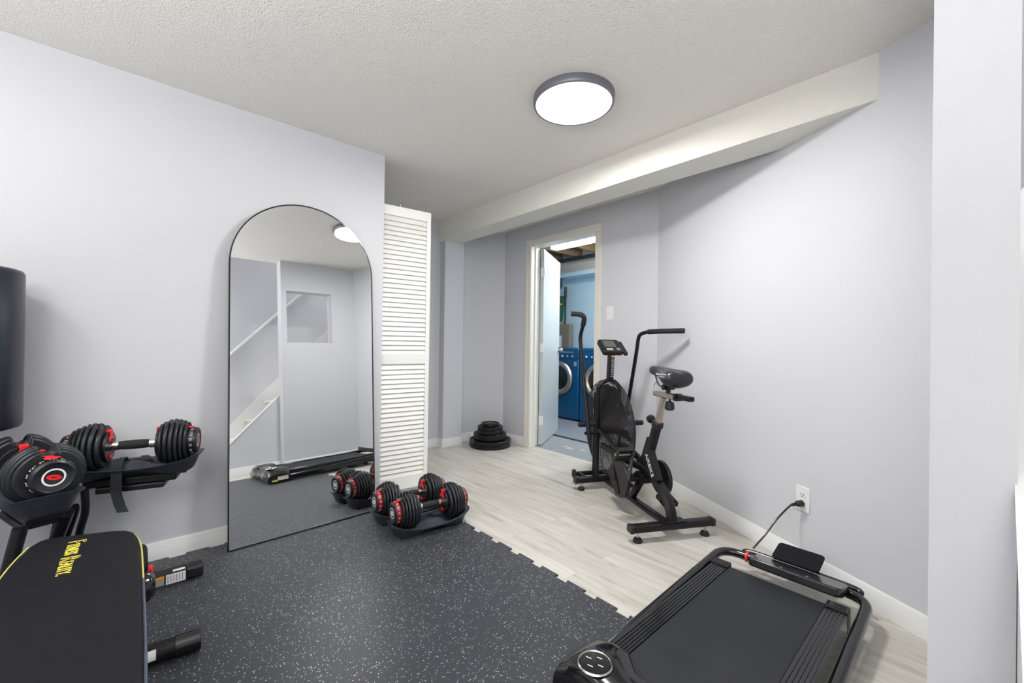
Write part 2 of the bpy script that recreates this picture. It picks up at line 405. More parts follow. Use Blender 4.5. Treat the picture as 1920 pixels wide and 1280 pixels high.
# baseboards
def bboard(name, p, q, off, label, mt=TRIM, parent=None):
    p, q = Vector(p), Vector(q); d = (q-p).normalized(); n_ = Vector((off[0], off[1], 0)).normalized()
    pr = [(0, 0), (.014, 0), (.014, .055), (.009, .063), (.009, .076), (.004, HB), (0, HB)]
    mb = MB(); vs = []
    for c in (p, q):
        for a, z in pr: vs.append(c+n_*a+Vector((0, 0, z)))
    k = len(pr)
    mb.add(vs, [(i, (i+1) % k, k+(i+1) % k, k+i) for i in range(k)]+[tuple(range(k-1, -1, -1)), tuple(range(k, 2*k))])
    return struct(name, mb, mt, parent, label=label, cat='baseboard')
bboard('baseboard_left', (XL, YR, 0), (XL, 1.17, 0), (1, 0), 'white baseboard along the wall with the mirror')
bboard('baseboard_closet', (-3.632, .5, 0), (-3.632, 2.262, 0), (1, 0), 'white baseboard right of the louvered panel')
bboard('baseboard_column', (-3.545, 2.252, 0), (-3.545, 2.492, 0), (1, 0), 'white baseboard on the wall projection')
bboard('baseboard_column_return', (-3.632, 2.262, 0), (-3.534, 2.262, 0), (0, -1), 'short white baseboard return at the wall projection')
bboard('baseboard_alcove', (-3.648, 2.49, 0), (-3.648, 2.685, 0), (1, 0), 'white baseboard in the alcove left of the weight plates')
bboard('baseboard_alcove_angle', (-3.648, 2.685, 0), (-3.432, YB, 0), (.79, -.61), 'white baseboard behind the weight plates')
bboard('baseboard_back', (-3.432, YB, 0), (DX0-.065, YB, 0), (0, -1), 'short white baseboard left of the doorway')
bboard('baseboard_back_right', (DX1+.065, YB, 0), (CX, YB, 0), (0, -1), 'white baseboard right of the doorway behind the bike')
bboard('baseboard_right', RW(0), RW(QE), (-math.sin(TH), -math.cos(TH)), 'long white baseboard along the angled wall')
bboard('baseboard_partition', (PX0, PY, 0), (PX0, rx(PX0), 0), (-1, 0), 'white baseboard of the partition wall, seen in the mirror')
bboard('baseboard_understair', (PX1, .54, 0), (PX1, PY, 0), (-1, 0), 'white baseboard below the stairs, seen in the mirror')

# door casing, jamb, threshold
mb = MB(); cw = .064
for x0, x1 in ((DX0-cw, DX0), (DX1, DX1+cw)):
    mb.box((x0, YB-.012, 0), (x1, YB, DZ+.0005))
    mb.box((x0+(.0 if x0 < -2.6 else .04), YB-.02, 0), (x0+(.024 if x0 < -2.6 else .064), YB-.0125, DZ+.0395))
mb.box((DX0-cw, YB-.012, DZ+.001), (DX1+cw, YB, DZ+cw)); mb.box((DX0-cw, YB-.02, DZ+.04), (DX1+cw, YB-.0125, DZ+cw))
struct('trim_door_casing', mb, TRIMC, label='cream casing around the laundry doorway', cat='trim', bevel=.002)
mb = MB().box((DX0-.012, YB-.005, 0), (DX0, YB+WT+.005, DZ)).box((DX1, YB-.005, 0), (DX1+.012, YB+WT+.005, DZ)).box((DX0-.012, YB-.005, DZ), (DX1+.012, YB+WT+.005, DZ+.012))
mb.box((DX0, YB+.05, 0), (DX0+.01, YB+.075, DZ)).box((DX1-.01, YB+.05, 0), (DX1, YB+.075, DZ))
struct('trim_door_jamb', mb, TRIMC, label='cream door jamb lining the laundry doorway', cat='trim')
# door leaf, opened into the laundry
HX, HY = -3.018, YB+WT+.003
dr = thing('door_1', 'open grey-white flush door swung into the laundry room', 'door', (HX, HY, .008), math.radians(119.5)); dr['kind'] = 'structure'
MB().box((0, -.036, 0), (.785, 0, 2.02)).build('door_panel', dr, DOORW, .0015)
mb = MB()
mb.cyl((.735, -.036, .97), (.735, -.042, .97), .028).cyl((.735, -.042, .97), (.735, -.062, .97), .011); mb.lathe([(.012, 0), (.024, .006), (.027, .018), (.022, .03), (.001, .033)], 20, Matrix.Translation((.735, -.06, .97)) @ Matrix.Rotation(PI/2, 4, 'X'))
mb.cyl((.735, 0, .97), (.735, .02, .97), .012); mb.lathe([(.012, 0), (.024, .006), (.027, .018), (.022, .03), (.001, .033)], 20, Matrix.Translation((.735, .018, .97)) @ Matrix.Rotation(-PI/2, 4, 'X'))
mb.box((.783, -.03, .94), (.787, -.006, 1.0)); mb.build('door_handle', dr, SILV)
for z in (.25, 1.0, 1.78):
    MB().cyl((-.004, -.042, z-.045), (-.004, -.042, z+.045), .0065).box((-.004, -.038, z-.045), (.0, -.006, z+.045)).build('hinge', dr, TRIM)

# louvered panel
lv = thing('louvered_door', 'tall white louvered bifold panel standing beside the wall corner', 'louvered door', (-2.684, 1.13, .03), math.radians(90-6.2))
W_ = .425; Hh = 1.945
mb = MB().box((0, -.014, 0), (.03, .014, Hh)).box((W_-.03, -.014, 0), (W_, .014, Hh)).box((.03, -.014, 0), (W_-.03, .014, .09)).box((.03, -.014, .865), (W_-.03, .014, .935)).box((.03, -.014, Hh-.065), (W_-.03, .014, Hh))
mb.build('frame', lv, LOUV, .0015)
for z0, z1, n in ((.09, .865, 24), (.935, Hh-.065, 29)):
    mb = MB(); p = (z1-z0)/n
    for i in range(n):
        z = z0+p*(i+.5); M = Matrix.Translation((0, 0, z)) @ Matrix.Rotation(math.radians(66), 4, 'X')
        mb.box((.029, -.0225, -.003), (W_-.029, .0225, .003), M)
    mb.build('louver_slats', lv, LOUV)
mb = MB().cyl((.2, 0, Hh), (.2, 0, Hh+.02), .005); mb.build('top_pivot', lv, SILV)

# light switch
sw = thing('light_switch', 'white toggle light switch on the wall right of the doorway', 'light switch', (-2.075, YB, 1.318))
MB().box((-.035, -.005, -.057), (.035, 0, .057)).build('cover_plate', sw, TRIM, .002)
MB().box((-.005, -.013, -.006), (.005, -.004, .012)).build('toggle', sw, WHT, .001)
# outlet
qo = ((Vector((-.549, 2.374, 0))-RW(0)).dot(Vector((math.cos(TH), -math.sin(TH), 0))))
po = RW(qo)
ou = thing('wall_outlet', 'white duplex wall outlet low on the angled wall', 'outlet', (po.x, po.y, .327), -TH)
mb = MB().box((-.036, -.006, -.058), (.036, 0, .058)); mb.build('cover_plate', ou, TRIM, .002)
for z in (.02, -.02):
    mb = MB(); mb.m(TRIM); mb.prism(rrect(.034, .028, .009), 0, .0015, Matrix.Translation((0, -.0058, z)) @ Matrix.Rotation(PI/2, 4, 'X'))
    mb.m(BLK); mb.box((-.008, -.0081, z-.002), (-.006, -.007, z+.007)).box((.006, -.0081, z-.002), (.008, -.007, z+.006)); mb.cyl((0, -.0081, z-.007), (0, -.007, z-.007), .0025, n=10)
    mb.build('socket', ou)

# ceiling lamps
def lamp(x, y, label):
    t = thing('ceiling_light', label, 'ceiling light', (x, y, H))
    mb = MB(); r = .197
    mb.lathe([(r-.02, 0), (r, 0), (r, -.022), (r-.003, -.034), (r-.007, -.037), (r-.012, -.036), (r-.012, -.02)], 64); mb.build('rim', t, GREY)
    mb = MB(); mb.lathe([(r-.0125, -.033), (r-.03, -.0355), (.09, -.037), (.0005, -.0375)], 64); mb.build('diffuser', t, LAMP)
    return t
lamp(LAMPS[0][0], LAMPS[0][1], 'round flush ceiling light with a grey rim in front of the beam')
lamp(LAMPS[1][0], LAMPS[1][1], 'round flush ceiling light with a grey rim behind the camera')

# ---------------------------------------------------------------- arched mirror
u = Vector((-.033+.0035, 1, 0)).normalized()
A0 = Vector((-2.431, .334, .0085)); TAU = math.radians(3.75)
nh = Vector((u.y, -u.x, 0)); v_ = Vector((0, 0, math.cos(TAU)))-nh*math.sin(TAU); nn_ = u.cross(v_)
mr_ = thing('arched_mirror', 'tall arched mirror in a thin black frame leaning on the wall', 'mirror', A0)
Mm = Matrix.Identity(4)
for i in range(3): Mm[i][0] = u[i]; Mm[i][1] = v_[i]; Mm[i][2] = nn_[i]
Mm.translation = A0; mr_.matrix_world = Mm
MW, MH = .757, 1.812
def arch(w, h, ins=0, k=40):
    r = w/2-ins; pts = [(ins, ins), (w-ins, ins)]
    for j in range(k+1):
        a = PI*j/k; pts.append((w/2+r*math.cos(a), h-w/2+r*math.sin(a)))
    return pts
outer = arch(MW, MH); inner = arch(MW, MH, .006); n = len(outer); mb = MB()
vs = [(x, y, 0.0) for x, y in outer]+[(x, y, 0.0) for x, y in inner]+[(x, y, -.022) for x, y in outer]+[(x, y, -.004) for x, y in inner]
fs = []
for i in range(n):
    j = (i+1) % n
    fs += [(i, j, n+j, n+i), (i, 2*n+i, 2*n+j, j), (n+i, n+j, 3*n+j, 3*n+i)]
fs.append(tuple(range(2*n, 3*n)))
mb.add(vs, fs); mb.build('frame', mr_, BLKG, smooth=50)
mb = MB(); mb.add([(x, y, -.003) for x, y in inner], [tuple(range(n))]); mb.build('mirror_glass', mr_, MIRR)

# ---------------------------------------------------------------- stairs seen in the mirror and through the opening
st = thing('staircase', 'white closed stairs rising behind the partition, seen in the mirror', 'staircase', (PX1+.03, .8, 0)); st['kind'] = 'structure'
X0 = .003; X1 = XS-PX1-.055
for k in range(11):
    y = -.033+.205*k; z = .093+.205*k
    MB().box((X0+.01, y-.022, z), (X1, y+.235, z+.032)).build('tread', st, TRIMC, .004)
    MB().box((X0+.01, y, z-(.172 if k else .09)), (X1, y+.015, z)).build('riser', st, TRIM)
mb2 = MB().prism([(-.26, 0), (.4, 0), (2.5, 2.1), (2.5, 2.8), (-.26, .02)], X1, X1+.024, Mx)
mb2.build('skirt_board', st, TRIM)
hr = thing('handrail', 'white round stair handrail on the stairwell wall, seen in the mirror', 'handrail', (XS, 1.0, 0))
MB().tube([(-.06, -.75, .55), (-.06, 1.4, 2.72)], .02, smooth=False).build('rail', hr, TRIM)
for y in (-.45, .62, 1.2):
    z = .55+(y+.75)*1.0093
    MB().cyl((0, y, z-.06), (-.01, y, z-.06), .02).tube([(-.01, y, z-.06), (-.05, y, z-.055), (-.06, y, z-.02)], .007).build('bracket', hr, SILV)

# ---------------------------------------------------------------- rubber mat
pts = []; Y1 = 1.403
x = -2.545; pts.append((x, YR+.05))
# back (wall) edge, tabs in -x; far edge tabs in +y
y = YR+.1
while y < Y1-.14:
    pts += [(x, y), (x-.018, y-.008), (x-.018, y+.084), (x, y+.076)]; y += .1565
pts.append((x, Y1))
xx = -1.819-.1565*4
while xx < -.42:
    pts += [(xx, Y1), (xx-.006, Y1+.022), (xx+.094, Y1+.022), (xx+.088, Y1)]; xx += .1565
pts += [(-.22, Y1), (-.22, YR+.05)]
mb = MB().prism(pts[::-1], 0.0005, .008); rm = mb.build('rubber_floor_mat', None, MATM)
tag(rm, 'black rubber gym mat with white flecks and jigsaw edges', 'floor mat')

# ---------------------------------------------------------------- adjustable dumbbells
def plate_poly(r, notch_w, notch_d, k=40):
    pts = []; a0 = math.asin(notch_w/r)
    for j in range(k+1):
        a = PI/2+a0+(2*PI-2*a0)*j/k; pts.append((r*math.cos(a), r*math.sin(a)))
    yb = r-notch_d
    pts += [(notch_w*.8, yb+.008), (notch_w*.5, yb), (-notch_w*.5, yb), (-notch_w*.8, yb+.008)]
    return pts
RX = Matrix.Rotation(PI/2, 4, 'Y')     # prism z -> world x ; prism x -> -z ; need y up
AX = Matrix(((0, 0, 1, 0), (-1, 0, 0, 0), (0, 1, 0, 0), (0, 0, 0, 1)))   # (a,b,c) -> (c,-a,b): polygon plane = YZ, extrusion = X
def make_dumbbell(dial_red, loc, rz, label, group):
    t = thing('adjustable_dumbbell', label, 'dumbbell', loc, rz, group)
    mb = MB(); mb.cyl((-.062, 0, 0), (.062, 0, 0), .0165).lathe([(.0165, -.05), (.0185, -.03), (.0195, 0), (.0185, .03), (.0165, .05)], 20, RX); mb.build('handle', t, RUB)
    for s in (-1, 1):
        mb = MB().cyl((s*.05, 0, 0), (s*.078, 0, 0), .019); mb.build('collar', t, CHR)
        R = [.088, .097, .099, .096, .090, .082]; Wd = [.019, .0185, .0175, .016, .0145, .013]; x = .078
        mb = MB(); mb.prism(plate_poly(.062, .012, .01, 28), x, x+.010, AX if s > 0 else Matrix.Scale(-1, 4, (1, 0, 0)) @ AX)
        mb.m(BLK); g = mb.build('inner_guard', t, BLK, .002)
        # red forked release clip
        MS = Matrix.Identity(4) if s > 0 else Matrix.Scale(-1, 4, (1, 0, 0))
        mb = MB(); mb.box((x-.004, -.012, .056), (x+.012, .012, .068), MS)
        mb.prism([(-.010, .066), (.010, .066), (.012, .050), (.014, .044), (.024, .036), (.026, .024), (.019, .021), (.012, .029), (-.012, .029), (-.019, .021), (-.026, .024), (-.024, .036), (-.014, .044), (-.012, .050)], x-.005, x-.0005, MS @ AX)
        mb.build('release_clip', t, RED, .0015)
        mb = MB(); mb.prism(rrect(.032, .016, .007), x-.005, x, MS @ AX @ Matrix.Translation((0, -.042, 0))); mb.build('lock_tab', t, RED, .001)
        x += .010
        for r, wd in zip(R, Wd):
            mb = MB(); mb.prism(plate_poly(r, .021, .032), x+.0012, x+wd-.0012, MS @ AX)
            mb.build('weight_plate', t, PLATE, .0068, smooth=35, seg=3)
            x += wd
        mb = MB(); mb.prism(plate_poly(.070, .02, .012, 28), x-.09, x, MS @ AX); mb.build('core', t, BLK, 0)
        # dial
        dm = DIALR if dial_red else BLK
        mb = MB(); mb.m(dm); mb.lathe([(.0005, x), (.056, x), (.056, x+.024), (.0005, x+.024)], 40, MS @ RX)
        mb.m(WHT)
        for i, sN in enumerate(('5', '7.5', '10', '12.5', '15', '17.5', '20', '25', '30', '35', '40', '45', '50', '52.5')):
            ang = 2*PI*i/14+.2
            # text lies on the rim: local x of text along the circumference, y along axis
            rad = Vector((0, math.cos(ang), math.sin(ang))); tang = Vector((0, -math.sin(ang), math.cos(ang))); ax = Vector((1, 0, 0))
            if s < 0: tang = -tang; ax = -ax
            pos = rad*.0563+Vector((s*(x+.012), 0, 0))
            M = Matrix.Identity(4)
            for q in range(3): M[q][0] = tang[q]; M[q][1] = -ax[q]*1 if False else (Vector(rad).cross(tang))[q]; M[q][2] = rad[q]
            M.translation = pos
            mb.text(sN, .013, M, .0004)
        d = mb.build('dial', t, None, 0)
        mb = MB(); hw_ = .009 if dial_red else .019
        mb.prism([(-hw_, .0), (hw_, .0), (hw_*.55, -.034 if dial_red else -.055), (-hw_*.55, -.034 if dial_red else -.055)], 0, .004, MS @ Matrix(((0, 1, 0, x+.016), (1, 0, 0, 0), (0, 0, 1, .0565), (0, 0, 0, 1)))); mb.build('dial_pointer', t, RED, .0012)
        x += .024
        mb = MB(); mb.m(PLATE); mb.lathe([(.056, x-.002), (.054, x+.006), (.047, x+.010), (.042, x+.007), (.0005, x+.007)], 40, MS @ RX)
        mb.build('end_cap', t, None)
        mb = MB(); mb.m(WHT); mb.lathe([(.023, x+.0073), (.0255, x+.0078), (.028, x+.0073)], 36, MS @ RX)
        mb.m(RED if not dial_red else WHT)
        ell = [(.018*math.cos(2*PI*i/24), (.0085 if not dial_red else .012)*math.sin(2*PI*i/24)) for i in range(24)]
        mb.prism(ell, x+.0072, x+.0078, MS @ AX @ Matrix.Rotation(.25, 4, 'Z'))
        mb.m(BLK); mb.prism([(-.010, -.002), (.0, .003), (.010, .0005), (.002, -.001)], x+.0076, x+.0082, MS @ AX)
        mb.build('logo', t)
    return t
def make_tray(loc, rz, label, group, name='dumbbell_tray'):
    t = thing(name, label, 'dumbbell tray', loc, rz, group)
    # lofted tub: ring by ring
    mb = MB(); K = 56; rings = []
    def ring(w, l, zf, pw=3.2):
        out = []
        for i in range(K):
            a = 2*PI*i/K; c, s = math.cos(a), math.sin(a)
            x = l/2*math.copysign(abs(c)**(2/pw), c); y = w/2*math.copysign(abs(s)**(2/pw), s)
            out.append(mb.bm.verts.new((x, y, zf(x, y))))
        return out
    arc = lambda h: (lambda x, y: h*max(0, 1-(x/.13)**2))
    rim = lambda x, y: .045+.026*(abs(x)/.215)**2.2
    well = lambda x, y: .028+.034*max(0, 1-(x/.075)**4)
    R = [ring(.128, .38, arc(.02)), ring(.150, .41, lambda x, y: .012+arc(.016)(x, y)), ring(.176, .445, lambda x, y: rim(x, y)-.012), ring(.202, .472, lambda x, y: rim(x, y)-.003),
         ring(.205, .475, lambda x, y: rim(x, y)+.001), ring(.197, .466, lambda x, y: rim(x, y)+.002), ring(.180, .445, lambda x, y: rim(x, y)-.005), ring(.170, .428, lambda x, y: rim(x, y)-.002), ring(.148, .39, lambda x, y: min(rim(x, y)-.004, well(x, y)+.012)), ring(.11, .30, well), ring(.05, .2, well)]
    for a, b in zip(R, R[1:]):
        for i in range(K): mb.bm.faces.new((a[i], a[(i+1) % K], b[(i+1) % K], b[i]))
    mb.bm.faces.new(R[-1]); mb.bm.faces.new(R[0][::-1])
    mb.build('tub', t, TRAY, smooth=60)
    for sx in (-1, 1): MB().box((sx*.155-.03, -.05, -.002), (sx*.155+.03, .05, .012)).build('foot_pad', t, RUB, .002)
    for sx in (-1, 1): MB().prism([(-.02, -.006), (.02, -.006), (.012, .012), (-.012, .012)], -.003, .003, Matrix.Translation((sx*.035, 0, .066)) @ Matrix.Rotation(PI/2, 4, 'X')).build('saddle_rib', t, TRAY, .001)
    return t
zt = .010
ang1 = math.atan2(1, .12)
fg = 'adjustable dumbbells on the mat'
d1 = make_dumbbell(True, (-2.045, 1.228, zt+.128), math.radians(85), 'red-dialled black adjustable dumbbell on the mat, nearer the room centre', fg)
t1 = make_tray((-2.045, 1.228, zt), math.radians(85), 'charcoal cradle under the dumbbell nearer the room centre', 'cradles on the mat')
d2 = dup(d1, (-2.262, 1.222, zt+.128), (0, 0, math.radians(86)), 'red-dialled black adjustable dumbbell on the mat, right beside the mirror', fg)
t2 = dup(t1, (-2.262, 1.222, zt), (0, 0, math.radians(86)), 'charcoal cradle under the floor dumbbell beside the mirror', 'cradles on the mat')
# the pair on the stand
ZS = .470
sg = 'adjustable dumbbells on the stand'
rA = math.atan2(.97, .25); rB = math.radians(20)
cA = Vector((-2.33, .19, 0))-Vector((.25, .97, 0)).normalized()*.205
cB = Vector((-1.985, -.203, 0))-Vector((math.cos(rB), math.sin(rB), 0))*.205
d3 = make_dumbbell(False, (cA.x, cA.y, ZS+.128), rA, 'black adjustable dumbbell on the stand lying along the wall', sg)
d4 = dup(d3, (cB.x, cB.y, ZS+.128), (0, 0, rB), 'black adjustable dumbbell on the stand with its end dial facing the camera', sg)

# ---------------------------------------------------------------- dumbbell stand
sd = thing('dumbbell_stand', 'black floor stand holding two adjustable dumbbells beside the wall', 'dumbbell stand', (-2.28, -.12, .008))
def stand_tray(c, rz):
    tmp = make_tray((0, 0, 0), 0, 'x', None)
    for ch in list(tmp.children):
        ch.parent = sd; ch.location = Vector((c.x, c.y, ZS))-Vector(sd.location); ch.rotation_euler = (0, 0, rz)
        ch.name = {'tub': 'upper_tray', 'foot_pad': 'tray_pad', 'saddle_rib': 'tray_rib'}[ch.name.split('.')[0]]
    bpy.data.objects.remove(tmp)
stand_tray(cA, rA); stand_tray(cB, rB)
o0 = Vector(sd.location)
def LS(*p): return Vector(p)-o0
for c, rz in ((cA, rA), (cB, rB)):
    mb = MB(); M = Matrix.Translation(Vector((c.x, c.y, ZS-.03))-o0) @ Matrix.Rotation(rz, 4, 'Z')
    mb.box((-.15, -.045, 0), (.15, .045, .033), M); mb.box((-.11, -.05, -.025), (.11, .05, .0), M); mb.build('support_plate', sd, BLK, .006)
MB().tube([LS(-2.08, -.178, .450), LS(-2.10, -.182, .431), LS(-2.2, -.215, .317), LS(-2.31, -.25, .19), LS(-2.42, -.28, .04)], .020).build('leg', sd, BLKM)
MB().tube([LS(-2.13, -.162, .45), LS(-2.15, -.163, .422), LS(-2.22, -.19, .31), LS(-2.32, -.22, .17), LS(-2.43, -.245, .04)], .010).build('leg', sd, BLKM)
MB().tube([LS(-2.33, -.153, .45), LS(-2.33, -.150, .364), LS(-2.345, -.167, .27), LS(-2.41, -.19, .04)], .0125).build('leg', sd, BLKM)
MB().tube([LS(-2.46, -.20, .445), LS(-2.465, -.24, .25), LS(-2.455, -.26, .04)], .018).build('leg', sd, BLKM)
MB().tube([LS(-1.975, -.305, .04), LS(-1.975, -.30, .25), LS(-1.99, -.27, .45)], .018).build('leg', sd, BLKM)
MB().rtube([LS(-2.44, -.335, .0185), LS(-2.44, .03, .0185)], .05, .036, smooth=False).build('base_bar', sd, BLKM, .003)
MB().rtube([LS(-1.975, -.44, .0185), LS(-1.975, -.24, .0185)], .05, .036, smooth=False).build('base_bar', sd, BLKM, .003)
# webbing strap hanging over tray A's edge
mb = MB(); P = [LS(-2.385, -.045, .545), LS(-2.335, -.055, .553), LS(-2.305, -.062, .535), LS(-2.296, -.062, .48), LS(-2.30, -.062, .43), LS(-2.285, -.052, .385), LS(-2.262, -.04, .355)]
dd = Vector((.25, .97, 0)).normalized(); Pc = catmull(P, 6); vs = []
for p in Pc: vs += [p-dd*.0175, p+dd*.0175, p+dd*.0175+Vector((-.003, 0, -.001)), p-dd*.0175+Vector((-.003, 0, -.001))]
fs = []
for i in range(len(Pc)-1):
    for j in range(4): fs.append((4*i+j, 4*i+(j+1) % 4, 4*i+4+(j+1) % 4, 4*i+4+j))
fs += [(0, 1, 2, 3), tuple(len(Pc)*4-4+j for j in (3, 2, 1, 0))]
mb.add(vs, fs); mb.build('strap', sd, STRAP)

# ---------------------------------------------------------------- punching bag
bg = thing('punching_bag', 'tall dark cylindrical punching bag at the left edge by the wall', 'punching bag', (-2.365, -.490, .008))
mb = MB(); mb.lathe([(.0005, .705), (.15, .705), (.165, .71), (.17, .722), (.17, 1.268), (.165, 1.28), (.15, 1.286), (.0005, 1.286)], 48); mb.build('bag_body', bg, BAGM, smooth=50)
MB().cyl((0, 0, .16), (0, 0, .705), .05).build('neck', bg, BLK)
mb = MB(); mb.lathe([(.0005, .0), (.118, 0), (.12, .02), (.115, .1), (.09, .15), (.06, .17), (.0005, .17)], 40); mb.build('base', bg, BLK, smooth=50)

# ---------------------------------------------------------------- weight bench
bn = thing('weight_bench', 'black padded weight bench with yellow lettering in the lower left corner', 'weight bench', (-1.45, -.12, .008))
ob = Vector(bn.location)
def LB(x, y, z): return Vector((x, y, z))-ob
top = [(-.80, .014), (-1.117, .016), (-1.40, .014), (-1.62, .011), (-1.70, .005), (-1.745, -.004), (-1.772, -.02), (-1.79, -.045), (-1.805, -.08), (-1.822, -.127), (-1.838, -.17), (-1.843, -.200), (-1.832, -.216), (-1.801, -.230), (-1.716, -.243), (-1.611, -.252), (-1.40, -.262), (-1.1, -.265), (-.80, -.262), (-.76, -.24), (-.745, -.2), (-.745, -.05), (-.76, -.01)]
mb = MB(); mb.m(VINYL)
pad = [(x-ob.x, y-ob.y) for x, y in top]
cxp = sum(p[0] for p in pad)/len(pad); cyp = sum(p[1] for p in pad)/len(pad)
def ins(d): 
    out = []; n = len(pad)
    for i in range(n):
        a = Vector(pad[i-1]); b = Vector(pad[(i+1) % n]); t_ = (b-a).normalized(); nr = Vector((t_.y, -t_.x)); p = Vector(pad[i])
        if nr.dot(Vector((cxp, cyp))-p) < 0: nr = -nr
        out.append(p+nr*d)
    return out
def loft(mb, rings, cap0=True, cap1=True):
    V = [[mb.bm.verts.new(p) for p in r] for r in rings]; n = len(V[0])
    for a, b in zip(V, V[1:]):
        for i in range(n): f = mb.bm.faces.new((a[i], a[(i+1) % n], b[(i+1) % n], b[i])); f.material_index = mb.mi
    if cap0: f = mb.bm.faces.new(V[0][::-1]); f.material_index = mb.mi
    if cap1: f = mb.bm.faces.new(V[-1]); f.material_index = mb.mi
zt_ = .45-ob.z
prf = [(.0, zt_-.05), (-.001, zt_-.03), (0, zt_-.012), (.003, zt_-.005), (.008, zt_-.001), (.014, zt_)]
loft(mb, [[(p.x, p.y, z) for p in ins(d)] for d, z in prf]); mb.build('seat_pad', bn, None, smooth=60)
mb = MB(); mb.tube([(p.x, p.y, zt_-.003) for p in ins(.0015)][13:19], .0018, 8); mb.build('piping', bn, YEL2)
mb = MB(); mb.tube([(p.x, p.y, zt_-.016) for p in ins(-.001)][2:8], .003, 8); mb.build('piping', bn, YEL2)
mb = MB(); mb.tube([(p.x, p.y, zt_-.008) for p in ins(-.001)][0:3], .003, 8); mb.build('seam', bn, VINYL2)
M = Matrix(((1, 0, 0, 0), (0, 1, 0, 0), (0, 0, 1, 0), (0, 0, 0, 1)))
def outline_text(mb, s_txt, size, M, sx=1.0, thick=.0007):
    cu = bpy.data.curves.new('t', 'FONT'); cu.body = s_txt; cu.size = size; cu.fill_mode = 'NONE'; cu.bevel_depth = thick; cu.bevel_resolution = 0; cu.resolution_u = 2; cu.space_character = 1.0; cu.shear = .12
    o = bpy.data.objects.new('t', cu); COL.objects.link(o); dg = bpy.context.evaluated_depsgraph_get()
    me = bpy.data.meshes.new_from_object(o.evaluated_get(dg))
    mb.add([Vector((v.co.x*sx, v.co.y, v.co.z)) for v in me.vertices], [tuple(p.vertices) for p in me.polygons], M)
    bpy.data.objects.remove(o); bpy.data.meshes.remove(me); bpy.data.curves.remove(cu)
mb = MB(); Z = zt_+.0006
def TM(x, y): return Matrix.Translation((x-ob.x, y-ob.y, Z))
outline_text(mb, 'F', .054, TM(-1.765, -.146), .85); outline_text(mb, 'ITNESS', .037, TM(-1.738, -.146), .68)
outline_text(mb, 'R', .054, TM(-1.648, -.150), .85); outline_text(mb, 'EALITY.', .037, TM(-1.617, -.149), .70)
mb.build('lettering', bn, YEL)
MB().prism([(-1.79-ob.x, -.2-ob.y), (-1.79-ob.x, .0-ob.y), (-1.76-ob.x, .028-ob.y), (-1.60-ob.x, .028-ob.y), (-1.60-ob.x, -.2-ob.y)][::-1], .35, .39).build('lower_pad', bn, VINYL, .015, seg=3)
MB().rtube([LB(-2.27, -.12, .06), LB(-2.1, -.12, .19), LB(-1.9, -.12, .35), LB(-1.2, -.12, .37), LB(-.85, -.12, .36)], .05, .05).build('spine_tube', bn, BLKM)
MB().rtube([LB(-1.72, -.12, .05), LB(-1.72, -.12, .37)], .045, .045, smooth=False).build('upright_post', bn, BLKM)
MB().rtube([LB(-.95, -.12, .05), LB(-.95, -.12, .37)], .045, .045, smooth=False).build('upright_post', bn, BLKM)
# rear foot bar (square) with labels
mb = MB().rtube([LB(-2.285, -.34, .045), LB(-2.27, .17, .045)], .058, .05, smooth=False); mb.build('foot_bar', bn, BLKM)
MB().rtube([LB(-2.27, .165, .045), LB(-2.267, .222, .045)], .064, .056, smooth=False).build('end_cap', bn, BLK, .004)
MB().rtube([LB(-2.285, -.355, .045), LB(-2.285, -.34, .045)], .064, .056, smooth=False).build('end_cap', bn, BLK, .004)
mb = MB(); mb.m(WHT); mb.box(LB(-2.2415, .095, .025), LB(-2.2400, .160, .064)); mb.box(LB(-2.262, .118, .0702), LB(-2.244, .158, .0712)); mb.m(GREYP)
for k in range(6): mb.box(LB(-2.2400, .100+.0095*k, .030), LB(-2.2396, .1035+.0095*k, .060))
mb.m(ORG); mb.box(LB(-2.2430, .02, .050), LB(-2.2415, .09, .063)); mb.m(GREYP); mb.box(LB(-2.2430, .02, .026), LB(-2.2415, .09, .049)); mb.build('warning_label', bn)
# second foot bar (round)
MB().cyl(LB(-1.775, -.42, .042), LB(-1.745, .105, .042), .031).build('foot_bar', bn, BLKM)
MB().cyl(LB(-1.7455, .100, .042), LB(-1.7415, .168, .042), .0335).build('end_cap', bn, BLKG, .002)
mb = MB(); mb.m(WHT); 
c0 = LB(-1.746, .03, .042); 
for j, (a0, a1) in enumerate(((-5, 50),)):
    pv = []
    for yy in (-.012, .022):
        for k in range(7):
            a = math.radians(a0+(a1-a0)*k/6); pv.append((c0.x+.0322*math.cos(a), c0.y+yy, c0.z+.0322*math.sin(a)))
    mb.add(pv, [(k, k+1, 8+k, 7+k) for k in range(6)])
mb.build('maker_label', bn)
mb = MB(); mb.m(BLKG)
for yy in (0.0, ):
    mb.lathe([(.0005, -.05), (.03, -.05), (.042, -.03), (.046, 0), (.042, .03), (.03, .045), (.0005, .047)], 28, Matrix.Translation(LB(-1.665, .0, .30)) @ Matrix.Rotation(-PI/2, 4, 'X'))
mb.build('foam_roller', bn, None, smooth=60)
MB().cyl(LB(-1.70, -.05, .335), LB(-1.70, .04, .335), .014).build('adjustment_knob', bn, RED, .003)

